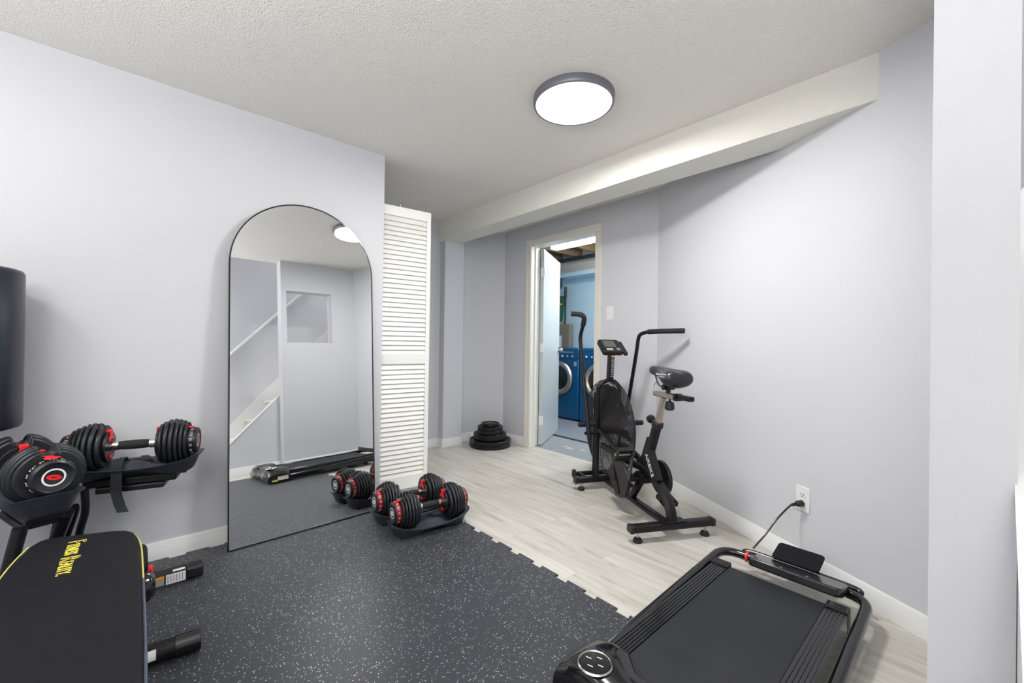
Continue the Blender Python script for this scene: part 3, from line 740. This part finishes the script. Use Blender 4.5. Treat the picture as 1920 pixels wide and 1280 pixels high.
# ---------------------------------------------------------------- weight plates
def wplate(r, h, z, x, y, label):
    t = thing('weight_plate', label, 'weight plate', (x, y, z), 0, 'iron plates stacked in the corner')
    mb = MB(); ri = .026
    pr = [(ri, 0.004), (ri+.014, 0), (r*.5, .004), (r-.022, .004), (r-.016, 0), (r-.004, 0), (r, .004), (r, h-.004), (r-.004, h), (r-.015, h), (r-.022, h-.010), (r*.55, h-.010), (r*.45, h-.004), (ri+.012, h-.001), (ri, h-.004), (ri, .004)]
    mb.lathe(pr, 56); mb.build('iron_disc', t, IRON, smooth=35)
    mb = MB()
    for k, tx in enumerate(('LBS', 'BARBELL', 'LBS', 'BARBELL')): pass
    mb.lathe([(ri-.002, .003), (ri+.003, .002), (ri+.003, h-.002), (ri-.002, h-.003), (ri-.002, .003)], 28); mb.build('bore_ring', t, SILV)
    return t
xp, yp = -3.322, 2.690; z = .0008
for r, h, lb, jx, jy in ((.210, .037, 'widest iron weight plate at the very bottom of the stack', 0, 0), (.211, .037, 'wide iron weight plate second from the bottom, under the thick one', .002, .001),
                         (.168, .058, 'thick mid-size iron weight plate in the middle of the stack', -.003, .0), (.132, .035, 'small iron weight plate just above the thick one', .003, -.002),
                         (.129, .034, 'small iron weight plate second from the top', -.004, .003), (.094, .031, 'smallest iron weight plate on top of the stack', .0, .0)):
    wplate(r, h, z, xp+jx, yp+jy, lb); z += h+.0005

# ---------------------------------------------------------------- air bike (local x = forward s, local y = -t)
bk = thing('air_bike', 'black upright fan exercise bike with moving arms by the angled wall', 'exercise bike', (-1.103, 2.177, 0), math.atan2(.479, -.878))
def V(s, t, z): return Vector((s, -t, z))
def stab(s, hw, label_parts):
    MB().rtube([V(s, -hw, .073), V(s, hw, .073)], .052, .040, smooth=False).build('stabilizer_bar', bk, BLKM, .008, seg=3)
    for sg_ in (-1, 1):
        MB().rtube([V(s, sg_*hw, .073), V(s, sg_*(hw+.022), .073)], .056, .044, smooth=False).build('end_cap', bk, BLK, .010, seg=3)
        t_ = sg_*(hw-.03)
        mb = MB(); mb.m(RUB); mb.lathe([(.0005, 0), (.024, 0), (.025, .006), (.019, .020), (.012, .024), (.0005, .024)], 22, Matrix.Translation(V(s, t_, 0.0005)))
        mb.m(SILV); mb.cyl(V(s, t_, .022), V(s, t_, .056), .004).cyl(V(s, t_, .024), V(s, t_, .029), .009, n=6); mb.build('levelling_foot', bk)
stab(0, .236, 0); stab(.80, .225, 0)
mb = MB().rtube([V(.0, -.07, .098), V(.0, .07, .098)], .06, .006, smooth=False); mb.build('mounting_plate', bk, BLKM)
mb = MB(); mb.tube([V(.90, -.20, .085), V(.90, .20, .085)], .017, smooth=False); mb.bar(V(.90, -.17, .085), V(.81, -.17, .08), .02, .03).bar(V(.90, .17, .085), V(.81, .17, .08), .02, .03); mb.build('transport_bar', bk, BLKM)
for sg_ in (-1, 1):
    MB().cyl(V(.90, sg_*.20, .085), V(.90, sg_*.218, .085), .034).build('transport_wheel', bk, RUB, .004)
# long bottom rails
MB().rtube([V(.0, 0, .062), V(.80, 0, .062)], .045, .03, smooth=False).build('bottom_rail', bk, BLKM, .002)
# fork straddling the fan
FS = .775
fp = [V(FS, -.088, .09), V(FS, -.088, .66)]
arcp = [V(FS, -.085*math.cos(a), .715+.075*math.sin(a)) for a in [PI*k/10 for k in range(11)]]
mb = MB(); mb.tube([V(FS, -.088, .09), V(FS, -.088, .4)]+arcp+[V(FS, .088, .4), V(FS, .088, .09)], .015, 14); mb.build('fork', bk, BLKM)
MB().tube([V(FS+.05, -.088, .09), V(FS+.035, -.088, .70)], .012, smooth=False).build('fork_brace', bk, BLKM)
MB().rtube([V(FS-.01, 0, .79), V(FS-.03, 0, .985)], .034, .062, smooth=False, up=Vector((1, 0, 0))).build('console_post', bk, BLKM, .004)
mb = MB(); mb.m(GREYP)
for k in range(11):
    z0 = .820+k*.0125; a_ = .013-.004*((k*5) % 2); b_ = .013-.003*((k*7) % 3)
    s0 = FS-.0412-(z0-.79)*.1026; mb.box(V(s0-.0012, a_, z0), V(s0+.0, -b_, z0+.0055))
mb.m(ORG); mb.box(V(FS-.0602, .013, .962), V(FS-.0588, -.013, .972)); mb.build('instruction_label', bk)
for sg_ in (-1, 1): MB().ball(V(FS, sg_*.045, .785), .012).build('bolt_cap', bk, BLK)
# console
cn = MB(); Mc = Matrix.Translation(V(.762, 0, 1.035)) @ Matrix.Rotation(math.radians(-38), 4, 'Y')
cn.m(BLK); cn.prism(rrect(.145, .155, .015), -.022, .012, Mc); con = cn.build('console', bk, None, .004)
MB().prism(rrect(.072, .092, .006), .0121, .0135, Mc @ Matrix.Translation((.018, .006, 0))).build('display', con, LCD)
mb = MB(); mb.m(BLKG); mb.prism(rrect(.045, .13, .004), .0125, .014, Mc @ Matrix.Translation((-.046, 0, 0))); mb.m(CHR); mb.prism([(.014*math.cos(a*PI/8), .014*math.sin(a*PI/8)) for a in range(16)], .014, .017, Mc @ Matrix.Translation((-.046, -.04, 0)))
mb.m(WHT); mb.box((-.054, .0, .0141), (-.049, .05, .0150), Mc); mb.box((-.043, .0, .0141), (-.038, .05, .0150), Mc); mb.build('button', con)
MB().prism(rrect(.145, .03, .01), -.015, .004, Mc @ Matrix.Translation((-.012, -.094, 0))).build('side_holder', con, BLK, .003)
# fan: two wire cages, rim and blades
FC = V(FS+.005, 0, .452); RF = .338
MF = Matrix.Translation(FC) @ Matrix.Rotation(PI/2, 4, 'X')      # local z -> -y
def prof(r): return .028+.043*(1-(r/RF)**2)**.75
for sg_ in (-1, 1):
    mb = MB()
    for k in range(26):
        r = .055+(RF-.055)*k/25; z_ = sg_*prof(min(r, RF*.999))
        vs = []; n_ = 64
        mb.lathe([(r-.0019, z_), (r, z_+.0019*sg_), (r+.0019, z_), (r, z_-.0019*sg_), (r-.0019, z_)], n_, MF)
    for k in range(12):
        a = 2*PI*k/12
        P = [MF @ Vector((r*math.cos(a), r*math.sin(a), sg_*(prof(min(r, RF*.999))-.003))) for r in (.05, .12, .2, .28, RF)]
        mb.tube(P, .002, 6)
    mb.lathe([(.0005, sg_*(prof(.0)+.004)), (.055, sg_*(prof(.05)+.002)), (.06, sg_*prof(.06))], 32, MF)
    mb.build('fan_cage', bk, CAGEW)
mb = MB()
for k in range(6):
    zr = -.024+.048*k/5; mb.lathe([(RF-.001, zr), (RF+.0015, zr+.002), (RF+.004, zr), (RF+.0015, zr-.002), (RF-.001, zr)], 72, MF)
for k in range(12):
    a = 2*PI*k/12; mb.cyl(MF @ Vector((RF*math.cos(a), RF*math.sin(a), -.028)), MF @ Vector((RF*math.cos(a), RF*math.sin(a), .028)), .002, n=6)
mb.build('fan_rim', bk, CAGEW, smooth=50)
mb = MB()
for k in range(10):
    a = 2*PI*k/10; ca, sa = math.cos(a), math.sin(a)
    def bp(r, w_, tz): return MF @ Vector((r*ca-w_*sa, r*sa+w_*ca, tz))
    vs = [bp(.05, -.02, -.015), bp(.31, -.045, -.024), bp(.31, .045, .024), bp(.05, .02, .015)]
    vs2 = [v+(MF.to_3x3() @ Vector((0, 0, .002))) for v in vs]
    mb.add(vs+vs2, [(0, 1, 2, 3), (7, 6, 5, 4), (0, 4, 5, 1), (1, 5, 6, 2), (2, 6, 7, 3), (3, 7, 4, 0)])
mb.lathe([(.0005, -.03), (.055, -.03), (.055, .03), (.0005, .03)], 24, MF); mb.build('fan_wheel', bk, BLK)
# foot pegs
for sg_ in (-1, 1):
    MB().cyl(V(FS, sg_*.10, .478), V(FS-.01, sg_*(.235 if sg_ < 0 else .27), .478), .0175).build('foot_peg', bk, RUB, .004)
# main frame
MB().rtube([V(.72, -.075, .335), V(.50, -.06, .322), V(.36, -.03, .305), V(.30, 0, .30)], .024, .042).build('frame_tube', bk, BLKM)
MB().rtube([V(.72, .075, .335), V(.50, .06, .322), V(.36, .03, .305), V(.30, 0, .30)], .024, .042).build('frame_tube', bk, BLKM)
MB().rtube([V(.745, -.088, .44), V(.60, -.085, .405), V(.48, -.08, .36)], .02, .03).build('frame_tube', bk, BLKM)
MB().rtube([V(.34, 0, .30), V(.24, 0, .29), V(.155, 0, .262), V(.075, 0, .218), V(.02, 0, .155), V(0, 0, .09)], .05, .045).build('rear_arch', bk, BLKM)
MB().rtube([V(.245, 0, .36), V(.148, 0, .600)], .044, .05, smooth=False, up=Vector((1, 0, 0))).build('seat_tube', bk, BLKM, .004)
MP = Matrix(((1, 0, 0, 0), (0, 0, -1, 0), (0, 1, 0, 0), (0, 0, 0, 1)))  # polygon (s,z) -> plane, extruded along -t...
gus = [(.245, .50), (.305, .37), (.372, .312), (.30, .305), (.12, .268), (.105, .280), (.195, .435), (.178, .50)]
mb = MB().prism(gus, -.012, .012, MP); gu = mb.build('gusset_plate', bk, BLKM, .002)
mb = MB(); sT = Vector((.205, 0, .41)); eT = Vector((.115, 0, .272)); d_ = (eT-sT).normalized(); up_ = Vector((0, 1, 0)).cross(d_); up_ = -up_ if up_.x > 0 else up_
# text reads from top to bottom along the rear edge, facing the near side (+y local)
X_ = d_; Zt = Vector((0, 1, 0)); Y_ = Zt.cross(X_)
M = Matrix.Identity(4)
for q in range(3): M[q][0] = X_[q]; M[q][1] = Y_[q]; M[q][2] = Zt[q]
M.translation = (sT+eT)/2+Vector((.033, .0245, .002)); mb.m(WHT)
mb.text('AIRBIKE', .040, M, .0006); mb.build('lettering', bk)
MB().rtube([V(.20, -.022, .43), V(.112, -.022, .278)], .004, .04, smooth=False).build('gusset_plate', bk, BLKM)
MB().rtube([V(.155, 0, .575), V(.147, 0, .606)], .054, .060, smooth=False, up=Vector((1, 0, 0))).build('seat_tube_collar', bk, BLK, .004)
MB().rtube([V(.158, 0, .56), V(.092, 0, .755)], .030, .036, smooth=False, up=Vector((1, 0, 0))).build('seat_post', bk, SILV, .002)
MB().cyl(V(.17, 0, .60), V(.215, 0, .612), .009).lathe([(.010, 0), (.024, .006), (.026, .02), (.02, .034), (.0005, .036)], 16, Matrix.Translation(V(.205, 0, .61)) @ Matrix.Rotation(PI/2, 4, 'Y')).build('adjustment_knob', bk, BLK)
MB().rtube([V(.17, 0, .772), V(-.03, 0, .772)], .046, .030, smooth=False).build('seat_slide_sleeve', bk, SILV, .003)
MB().rtube([V(-.03, 0, .772), V(-.045, 0, .772)], .056, .040, smooth=False).build('seat_slide_clamp', bk, BLK, .003)
MB().rtube([V(-.02, 0, .776), V(-.15, 0, .776)], .038, .026, smooth=False).build('seat_slide_bar', bk, BLKM, .003)
mb = MB().cyl(V(.035, 0, .758), V(.035, 0, .735), .006); mb.m(BLK); mb.lathe([(.008, .02), (.022, .015), (.027, -.02), (.018, -.03), (.0005, -.031)], 16, Matrix.Translation(V(.035, 0, .722))); mb.build('adjustment_knob', bk)
MB().tube([V(.168, .0, .775), V(.185, 0, .785), V(.185, 0, .825), V(.15, 0, .835)], .004).build('slide_loop', bk, CHR)
# saddle
def saddle():
    mb = MB(); secs = []
    data = [(.215, .018, .922, .018), (.205, .027, .932, .026), (.16, .031, .934, .032), (.11, .037, .930, .036), (.06, .055, .926, .042), (.02, .074, .924, .048), (-.015, .088, .924, .052), (-.045, .090, .922, .050), (-.065, .076, .914, .042), (-.072, .05, .902, .026)]
    for s_0, hw, zt__, th_ in data:
        ring = []
        for k in range(24):
            a = 2*PI*k/24; c, s = math.cos(a), math.sin(a)
            y = hw*math.copysign(abs(c)**.8, c); z = zt__-th_+th_*(s if s > 0 else s*1.0)
            if s > 0: z += -.018*max(0, 1-(abs(y)/(hw*.45+1e-6)))*(hw/.11)
            ring.append(V(s_0, y, z))
        secs.append(ring)
    loft(mb, secs)
    o = mb.build('saddle', bk, SADD, smooth=70)
    sb = o.modifiers.new('sub', 'SUBSURF'); sb.levels = 1; sb.render_levels = 2
    return o
sdl = saddle()
mb = MB(); mb.tube([V(-.04, -.05, .845), V(-.02, -.025, .822), V(.10, -.022, .822), V(.17, -.008, .88)], .0035).tube([V(-.04, .05, .845), V(-.02, .025, .822), V(.10, .022, .822), V(.17, .008, .88)], .0035); mb.build('saddle_rail', bk, BLKM)
MB().cyl(V(.05, -.035, .818), V(.05, .035, .818), .016).cyl(V(.05, 0, .785), V(.05, 0, .82), .013).build('saddle_clamp', bk, BLK, .002)
mb = MB(); mb.m(WHT)
cN = V(-.018, -.083, .893); nz = Vector((-.45, .85, .12)).normalized(); ux = Vector((0, 0, 1)).cross(nz).normalized(); uy = nz.cross(ux)
M = Matrix.Identity(4)
for q in range(3): M[q][0] = ux[q]; M[q][1] = uy[q]; M[q][2] = nz[q]
M.translation = cN+nz*.012; mb.text('BIONWXT', .0125, M, .0006); M2 = M.copy(); M2.translation = cN+nz*.012-uy*.012; mb.text('BY LAZELE', .0085, M2, .0004)
mb.build('lettering', sdl)
# levers
levL = [V(.66, -.20, .39), V(.69, -.20, .52), V(.755, -.20, .735), V(.83, -.20, 1.03), V(.84, -.20, 1.10), V(.815, -.20, 1.155), V(.785, -.20, 1.20)]
MB().tube(levL, .0135).build('arm_lever', bk, BLKM)
MB().tube([V(.795, -.20, 1.185), V(.765, -.205, 1.235), V(.765, -.225, 1.258), V(.775, -.25, 1.264), V(.79, -.295, 1.267)], .018).build('hand_grip', bk, RUB)
levR = [V(.95, .20, .39), V(.90, .20, .48), V(.86, .20, .60), V(.745, .20, 1.00), V(.725, .20, 1.085), V(.705, .205, 1.125), V(.66, .225, 1.142), V(.63, .24, 1.145)]
MB().tube(levR, .0135).build('arm_lever', bk, BLKM)
MB().tube([V(.645, .235, 1.145), V(.56, .27, 1.148), V(.43, .37, 1.150)], .018).build('hand_grip', bk, RUB)
for sg_ in (-1, 1):
    MB().cyl(V(.70 if sg_ < 0 else .90, sg_*.12, .43), V(.70 if sg_ < 0 else .90, sg_*.215, .43), .012).build('lever_pivot', bk, BLKM)
# crank, guard, pedals
ZC = V(.385, 0, .225)
mb = MB(); mb.cyl(V(.265, -.11, .24), V(.265, .13, .24), .012).cyl(V(.265, -.04, .24), V(.265, .04, .24), .028).cyl(V(.265, -.052, .24), V(.265, -.048, .24), .05).cyl(V(.265, -.049, .24), V(.265, -.045, .24), .038, n=12); mb.build('crank_axle', bk, BLKM)
gd = [(.575, .20), (.50, .285), (.47, .335), (.40, .318), (.32, .275), (.285, .235), (.30, .165), (.34, .105), (.40, .085), (.445, .09)]
MB().prism(gd, -.108, -.085, MP).build('chain_guard', bk, BLK, .005)
MB().bar(V(.50, -.112, .25), V(.41, -.112, .10), .006, .05).cyl(V(.445, -.112, .19), V(.445, -.122, .19), .014).build('guard_cover', bk, BLKM, .002)
MB().cyl(V(.265, .09, .24), V(.265, .115, .24), .105, n=40).build('chain_guard', bk, BLK, .006)
MB().rtube([V(.29, 0, .30), V(.33, 0, .20), V(.43, 0, .07)], .04, .04, smooth=False).build('support_post', bk, BLKM, .003)
MB().bar(V(.265, -.115, .24), V(.215, -.118, .41), .012, .022).cyl(V(.215, -.11, .41), V(.215, -.128, .41), .014).build('crank_arm', bk, CRANK, .003)
MB().bar(V(.265, .125, .24), V(.315, .128, .075), .012, .022).build('crank_arm', bk, CRANK, .003)
def pedal(c, tl):
    M = Matrix.Translation(c) @ Matrix.Rotation(tl, 4, 'Y'); mb = MB(); mb.m(BLK)
    for yy in (-.045, .045): mb.box((-.045, yy-.005, -.012), (.045, yy+.005, .012), M)
    for xx in (-.045, -.022, .022, .045): mb.box((xx-.005, -.045, -.012), (xx+.005, .045, .012), M)
    mb.m(SILV); mb.cyl(M @ Vector((0, -.055, 0)), M @ Vector((0, .055, 0)), .007)
    mb.m(ORG); mb.box((-.049, -.012, -.006), (-.048, .012, .006), M); mb.box((.048, -.03, -.006), (.049, -.012, .006), M)
    return mb.build('pedal', bk)
pedal(V(.212, -.18, .41), .9); pedal(V(.325, .185, .075), -.3)

# ---------------------------------------------------------------- folded treadmill
tm = thing('treadmill', 'flat black folded treadmill lying along the partition wall', 'treadmill', (-.54, 1.5, .008))
ot = Vector(tm.location)
def LT(x, y, z): return Vector((x, y, z))-ot
def tb(mb, a, b): return mb.box(LT(*a), LT(*b))
bx0, bx1 = -.712, -.368
mb = tb(MB(), (bx0, 1.02, .062), (bx1, 1.92, .090)); mb.build('deck', tm, BLK)
mb = MB()
pr_ = [(1.02, .0945), (1.915, .0945), (1.932, .090), (1.940, .078), (1.932, .066), (1.915, .060)]
vs = [LT(x_, y_, z_) for x_ in (bx0+.002, bx1-.002) for y_, z_ in pr_]; k = len(pr_)
mb.add(vs, [(i, i+1, k+i+1, k+i) for i in range(k-1)]); mb.build('running_belt', tm, BELT)
for sx, xo, xi in ((-1, -.775, bx0), (1, -.302, bx1)):
    a, b = sorted((xo, xi))
    mb = tb(MB(), (a, 1.03, .030), (b, 1.905, .098)); 
    for k in range(5): 
        xr = a+.010+(b-a-.02)*k/4; tb(mb, (xr-.0025, 1.03, .098), (xr+.0025, 1.90, .1005))
    mb.build('side_rail', tm, BLKG, .002)
    mb = tb(MB(), (a-.001, 1.895, .028), (b+.001, 1.945, .104)); mb.m(GREYP) if False else None
    for k in range(4): tb(mb, (a+.008, 1.905+.009*k, .104), (b-.008, 1.909+.009*k, .1065))
    mb.build('rail_end_cap', tm, BLK, .004)
for x_, y_ in ((-.74, 1.12), (-.33, 1.12), (-.74, 1.86), (-.33, 1.86)):
    MB().cyl(LT(x_, y_, .008), LT(x_, y_, .032), .018).build('foot', tm, RUB)
# hood
mb = MB(); secs = []
for t_ in range(13):
    x_ = -.838+(.838-.262)*t_/12; e_ = min(t_, 12-t_); sh = {0: .55, 1: .88, 2: 1.0}.get(e_, 1.0); bump_ = .012 if e_ <= 3 else 0
    ht = .028+(.092+bump_)*sh
    ya, yb2 = (.935, 1.085) if e_ > 3 else (.93, 1.125-.01*(e_ == 0))
    rg = [(ya+.01, .018), (ya, .04), (ya+.004, ht*.75), (ya+.02, ht-.006), (ya+.04, ht), ((ya+yb2)/2, ht+.003), (yb2-.035, ht), (yb2-.01, ht-.012), (yb2, ht*.6), (yb2, .02)]
    secs.append([LT(x_, a_, b_) for a_, b_ in rg])
loft(mb, secs); hood = mb.build('motor_hood', tm, BLKG, .003, smooth=45)
mb = MB(); pc = LT(-.728, .990, .1365)
mb.m(CHR); mb.lathe([(.043, -.004), (.0465, 0.0), (.050, -.004)], 40, Matrix.Translation(pc)); mb.m(BLKG); mb.lathe([(.0005, -.001), (.043, -.0015), (.043, -.01)], 40, Matrix.Translation(pc)); mb.build('control_panel', tm)
mb = MB()
for dx, dy in ((-.022, .0), (.020, .0), (0, .022), (0, -.022)):
    M = Matrix.Translation(pc+Vector((dx, dy, -.0005))) @ Matrix.Rotation(.3, 4, 'Z'); mb.box((-.008, -.0012, 0), (.008, .0012, .0008), M)
mb.build('panel_icon', tm, WHT)
mb = MB(); mb.m(WHT); mb.box(LT(-.8392, 1.01, .036), LT(-.8378, 1.095, .062)); mb.m(YEL); mb.box(LT(-.8392, .965, .028), LT(-.8378, 1.01, .044)); mb.m(ORG); mb.box(LT(-.8392, 1.01, .062), LT(-.8378, 1.095, .070)); mb.build('warning_label', tm)
mb = MB(); mb.m(GREYP); mb.box(LT(-.70, .9335, .05), LT(-.62, .9355, .09)); mb.box(LT(-.45, .93, .1235), LT(-.40, .96, .1245)); mb.build('rating_label', tm)
# folded handrail frame
U = fillet([LT(-.800, 1.06, .05), LT(-.806, 1.30, .055), LT(-.806, 2.095, .085), LT(-.268, 2.095, .085), LT(-.268, 1.30, .055), LT(-.275, 1.06, .05)], .085, 8)
MB().tube(U, .0185, 16, smooth=False).build('handrail_frame', tm, BLKG)
# crossbar cover and tablet ledge
mb = MB(); M = Matrix.Translation(LT(-.495, 2.075, .103)) @ Matrix.Rotation(math.radians(-14), 4, 'X')
mb.prism([(-.15, -.115), (.15, -.115), (.165, -.09), (.165, .02), (.15, .045), (-.15, .045), (-.165, .02), (-.165, -.09)], -.018, .016, M); mb.build('console_cover', tm, BLKG, .006, seg=3)
for xx, yy in ((-.12, -.09), (-.04, -.092), (.05, -.092), (.12, -.09)): MB().prism([(.005*math.cos(a*PI/5), .005*math.sin(a*PI/5)) for a in range(10)], .016, .0172, M @ Matrix.Translation((xx, yy, 0))).build('screw', tm, SILV)
MB().tube([LT(-.72, 2.118, .085), LT(-.68, 2.135, .095), LT(-.34, 2.135, .095), LT(-.30, 2.118, .085)], .012).build('accessory_bar', tm, BLKG)
mb = MB(); M = Matrix.Translation(LT(-.52, 2.175, .128)) @ Matrix.Rotation(math.radians(12), 4, 'X'); mb.prism(rrect(.175, .125, .018), -.003, .003, M); mb.build('tablet_holder', tm, VINYL, .001)
MB().lathe([(.0188, -.006), (.0235, -.005), (.0235, .005), (.0188, .006)], 20, Matrix.Translation(LT(-.697, 2.095, .085)) @ RX).build('safety_tie', tm, RED)

# ---------------------------------------------------------------- power cord
mw = Matrix.Translation((po.x, po.y, .327)) @ Matrix.Rotation(-TH, 4, 'Z')
pcd = thing('power_cord', 'black power cord hanging from the outlet to the treadmill', 'power cord', mw @ Vector((0, -.008, -.02)))
oc = Vector(pcd.location)
p1 = mw @ Vector((0, -.030, -.02))-oc; p0 = mw @ Vector((0, -.0095, -.02))-oc; p2 = mw @ Vector((-.024, -.044, -.034))-oc
mb = MB(); mb.cyl(p0, p1, .0155, .014, 16); mb.ball(p1, .0145); mb.cyl(p1, p2, .009, .006, 12); mb.build('plug', pcd, BLK)
end = Vector((-.690, 2.142, .112))-oc
MB().tube([p1, p2, p2+(end-p2)*.3+Vector((-.008, -.01, -.004)), p2+(end-p2)*.65+Vector((-.004, -.004, -.008)), end], .0042, 10).build('cable', pcd, BLKG)

# ---------------------------------------------------------------- laundry room
mb = MB().box((-5.2, 5.2, 0), (-1.6, 5.3, 2.6)).box((-5.3, YB+WT, 0), (-5.2, 5.3, 2.6)).box((-1.6, YB+.0, 0), (-1.5, 5.3, 2.6)); struct('wall_laundry', mb, WALLB, label='light blue painted laundry wall behind the machines', cat='wall')
mb = MB().box((-5.2, YB+WT-.0, 0), (DX0-.012, YB+WT+.002, 2.6)).box((-5.2, YB+.01, H+.1), (-1.6, YB+WT+.002, 2.6)); struct('wall_laundry_front', mb, WALLB, label='laundry side of the doorway wall', cat='wall')
mb = MB().box((-5.2, 5.06, 2.155), (-1.6, 5.2, 2.6)); struct('trim_foundation', mb, CONC, label='rough pale concrete band above the blue laundry wall', cat='foundation')
mb = MB().box((-5.2, 4.9, 2.09), (-1.6, 5.2, 2.152)); struct('trim_ledge', mb, WALLB, label='blue-painted ledge under the concrete band', cat='trim')
mb = MB().box((-5.2, YB+.06, 2.6), (-1.5, 5.3, 2.65)); struct('ceiling_laundry', mb, DWOOD, label='dark unfinished subfloor above the laundry room', cat='ceiling')
for k in range(8):
    xk = -4.9+.4*k
    o = struct('ceiling_joist', MB().box((xk, YB+WT+.003, 2.38), (xk+.04, 5.055, 2.6)), WOOD); tag(o, 'brown wooden ceiling joist in the laundry room', 'joist', 'laundry ceiling joists')
pp = thing('ceiling_pipe', 'dark pipe running below the laundry joists near the concrete', 'pipe', (-3.4, 4.9, 2.345)); MB().cyl((-1.7, 0, 0), (1.7, 0, 0), .028).build('pipe_run', pp, DARKC)
tl = thing('tube_light', 'glowing fluorescent tube fixture in the laundry room', 'tube light', (-2.78, 4.0, 2.30))
MB().box((-.92, -.06, .03), (.86, .06, .078)).build('housing', tl, TRIM, .003)
MB().rtube([(-.90, 0, .0), (.84, 0, .0)], .13, .06, smooth=False).build('glow_lens', tl, TUBE, .015, seg=4)
def washer(x0, label):
    t = thing('washing_machine', label, 'washing machine', (x0, 4.42, 0), 0, 'blue front-load laundry machines')
    mb = MB().box((0, .0, .02), (.675, .68, 1.0)); mb.build('cabinet', t, BLUE, .02, seg=3)
    MB().box((.02, .01, 0), (.655, .66, .02)).build('base', t, BLK)
    MB().box((.0, -.004, .85), (.675, .02, .985)).build('control_fascia', t, BLUE, .008)
    MB().box((.36, -.009, .925), (.58, -.003, .950)).build('display', t, SILV, .002)
    mb = MB(); mb.m(WHT)
    for k in range(6): mb.cyl((.12+.09*k, -.004, .885), (.12+.09*k, -.008, .885), .010 if k % 3 else .015, n=12)
    mb.build('button', t)
    Md = Matrix.Translation((.3375, 0, .575)) @ Matrix.Rotation(PI/2, 4, 'X')
    d_ = MB(); d_.lathe([(.165, .0), (.235, .0), (.238, .012), (.225, .035), (.19, .042), (.165, .025), (.165, 0)], 48, Md); dd_ = d_.build('door', t, SILV)
    MB().lathe([(.0005, .05), (.10, .043), (.15, .022), (.166, .02)], 40, Md).build('door_glass', dd_, DGLASS)
    MB().lathe([(.238, 0), (.262, .0), (.262, .006), (.238, .008)], 48, Md).build('door_surround', t, DBLUE)
    MB().box((.60, -.007, .75), (.64, -.002, .81)).build('energy_label', t, GREYP)
    return t
washer(-4.262, 'blue front-load laundry machine half hidden behind the open door')
washer(-3.572, 'blue front-load laundry machine behind the bike lever')
rg = MB().prism([(-3.9, 3.57), (-2.3, 3.57), (-2.3, 4.38), (-3.9, 4.38)], .0008, .014); rgo = rg.build('laundry_rug', None, RUG, .003); tag(rgo, 'flecked blue-grey rug in front of the blue machines', 'rug')
MB().box((-1.6, 0, 0), (0, .018, .006)).build('rug_binding', rgo, DARKC); rgo.children[0].location = (-2.3, 3.552, .001)
vp = thing('vent_duct', 'taupe boxed duct standing behind the blue machines', 'duct', (-4.38, 5.06, 0))
MB().box((-.30, -.06, 1.20), (.12, .05, 1.36)).box((-.02, -.06, .95), (.12, .05, 1.20)).build('duct_elbow', vp, TAUPE, .004)
MB().box((-.10, -.04, .95), (-.04, .04, 1.2)).build('duct_pipe', vp, TRIM, .004)
sf = thing('wall_shelf', 'small brown wooden shelf beside the open laundry door', 'shelf', (-4.50, 5.08, 1.362)); MB().box((-.22, -.1, 0), (.03, .1, .03)).build('board', sf, BROWNW)
rd = thing('broom', 'dark long-handled broom standing upright against the blue wall', 'broom', (-4.39, 5.06, 1.362)); MB().cyl((0, 0, 0), (0, 0, .57), .014).build('handle', rd, DARKC); MB().cyl((0, 0, .42), (0, 0, .60), .022).build('grip', rd, BLK, .004)
gb = thing('green_bag', 'green bag hanging beside the open laundry door', 'bag', (-4.50, 5.10, 1.42))
MB().prism([(-.12, 0), (.0, 0), (.055, .40), (-.12, .42)], -.03, .03, Matrix.Rotation(PI/2, 4, 'X')).build('bag_body', gb, GREEN, .01); MB().box((-.12, -.036, .26), (.03, -.031, .285)).build('stripe', gb, YEL)
jk = thing('hanging_jacket', 'dark jacket hanging under the ledge in the laundry room', 'jacket', (-4.50, 4.99, 1.99))
mb = MB(); mb.ball((0, 0, .10), .12, (.75, .5, 1.0)).ball((-.06, .0, -.02), .10, (1, .5, 1.1)).ball((.03, 0, .0), .07, (1, .6, 1.0)); mb.build('cloth_body', jk, DARKC, smooth=80)
MB().tube([(0, 0, .2), (.0, .01, .23), (.02, .02, .215)], .004).build('hook', jk, CHR)
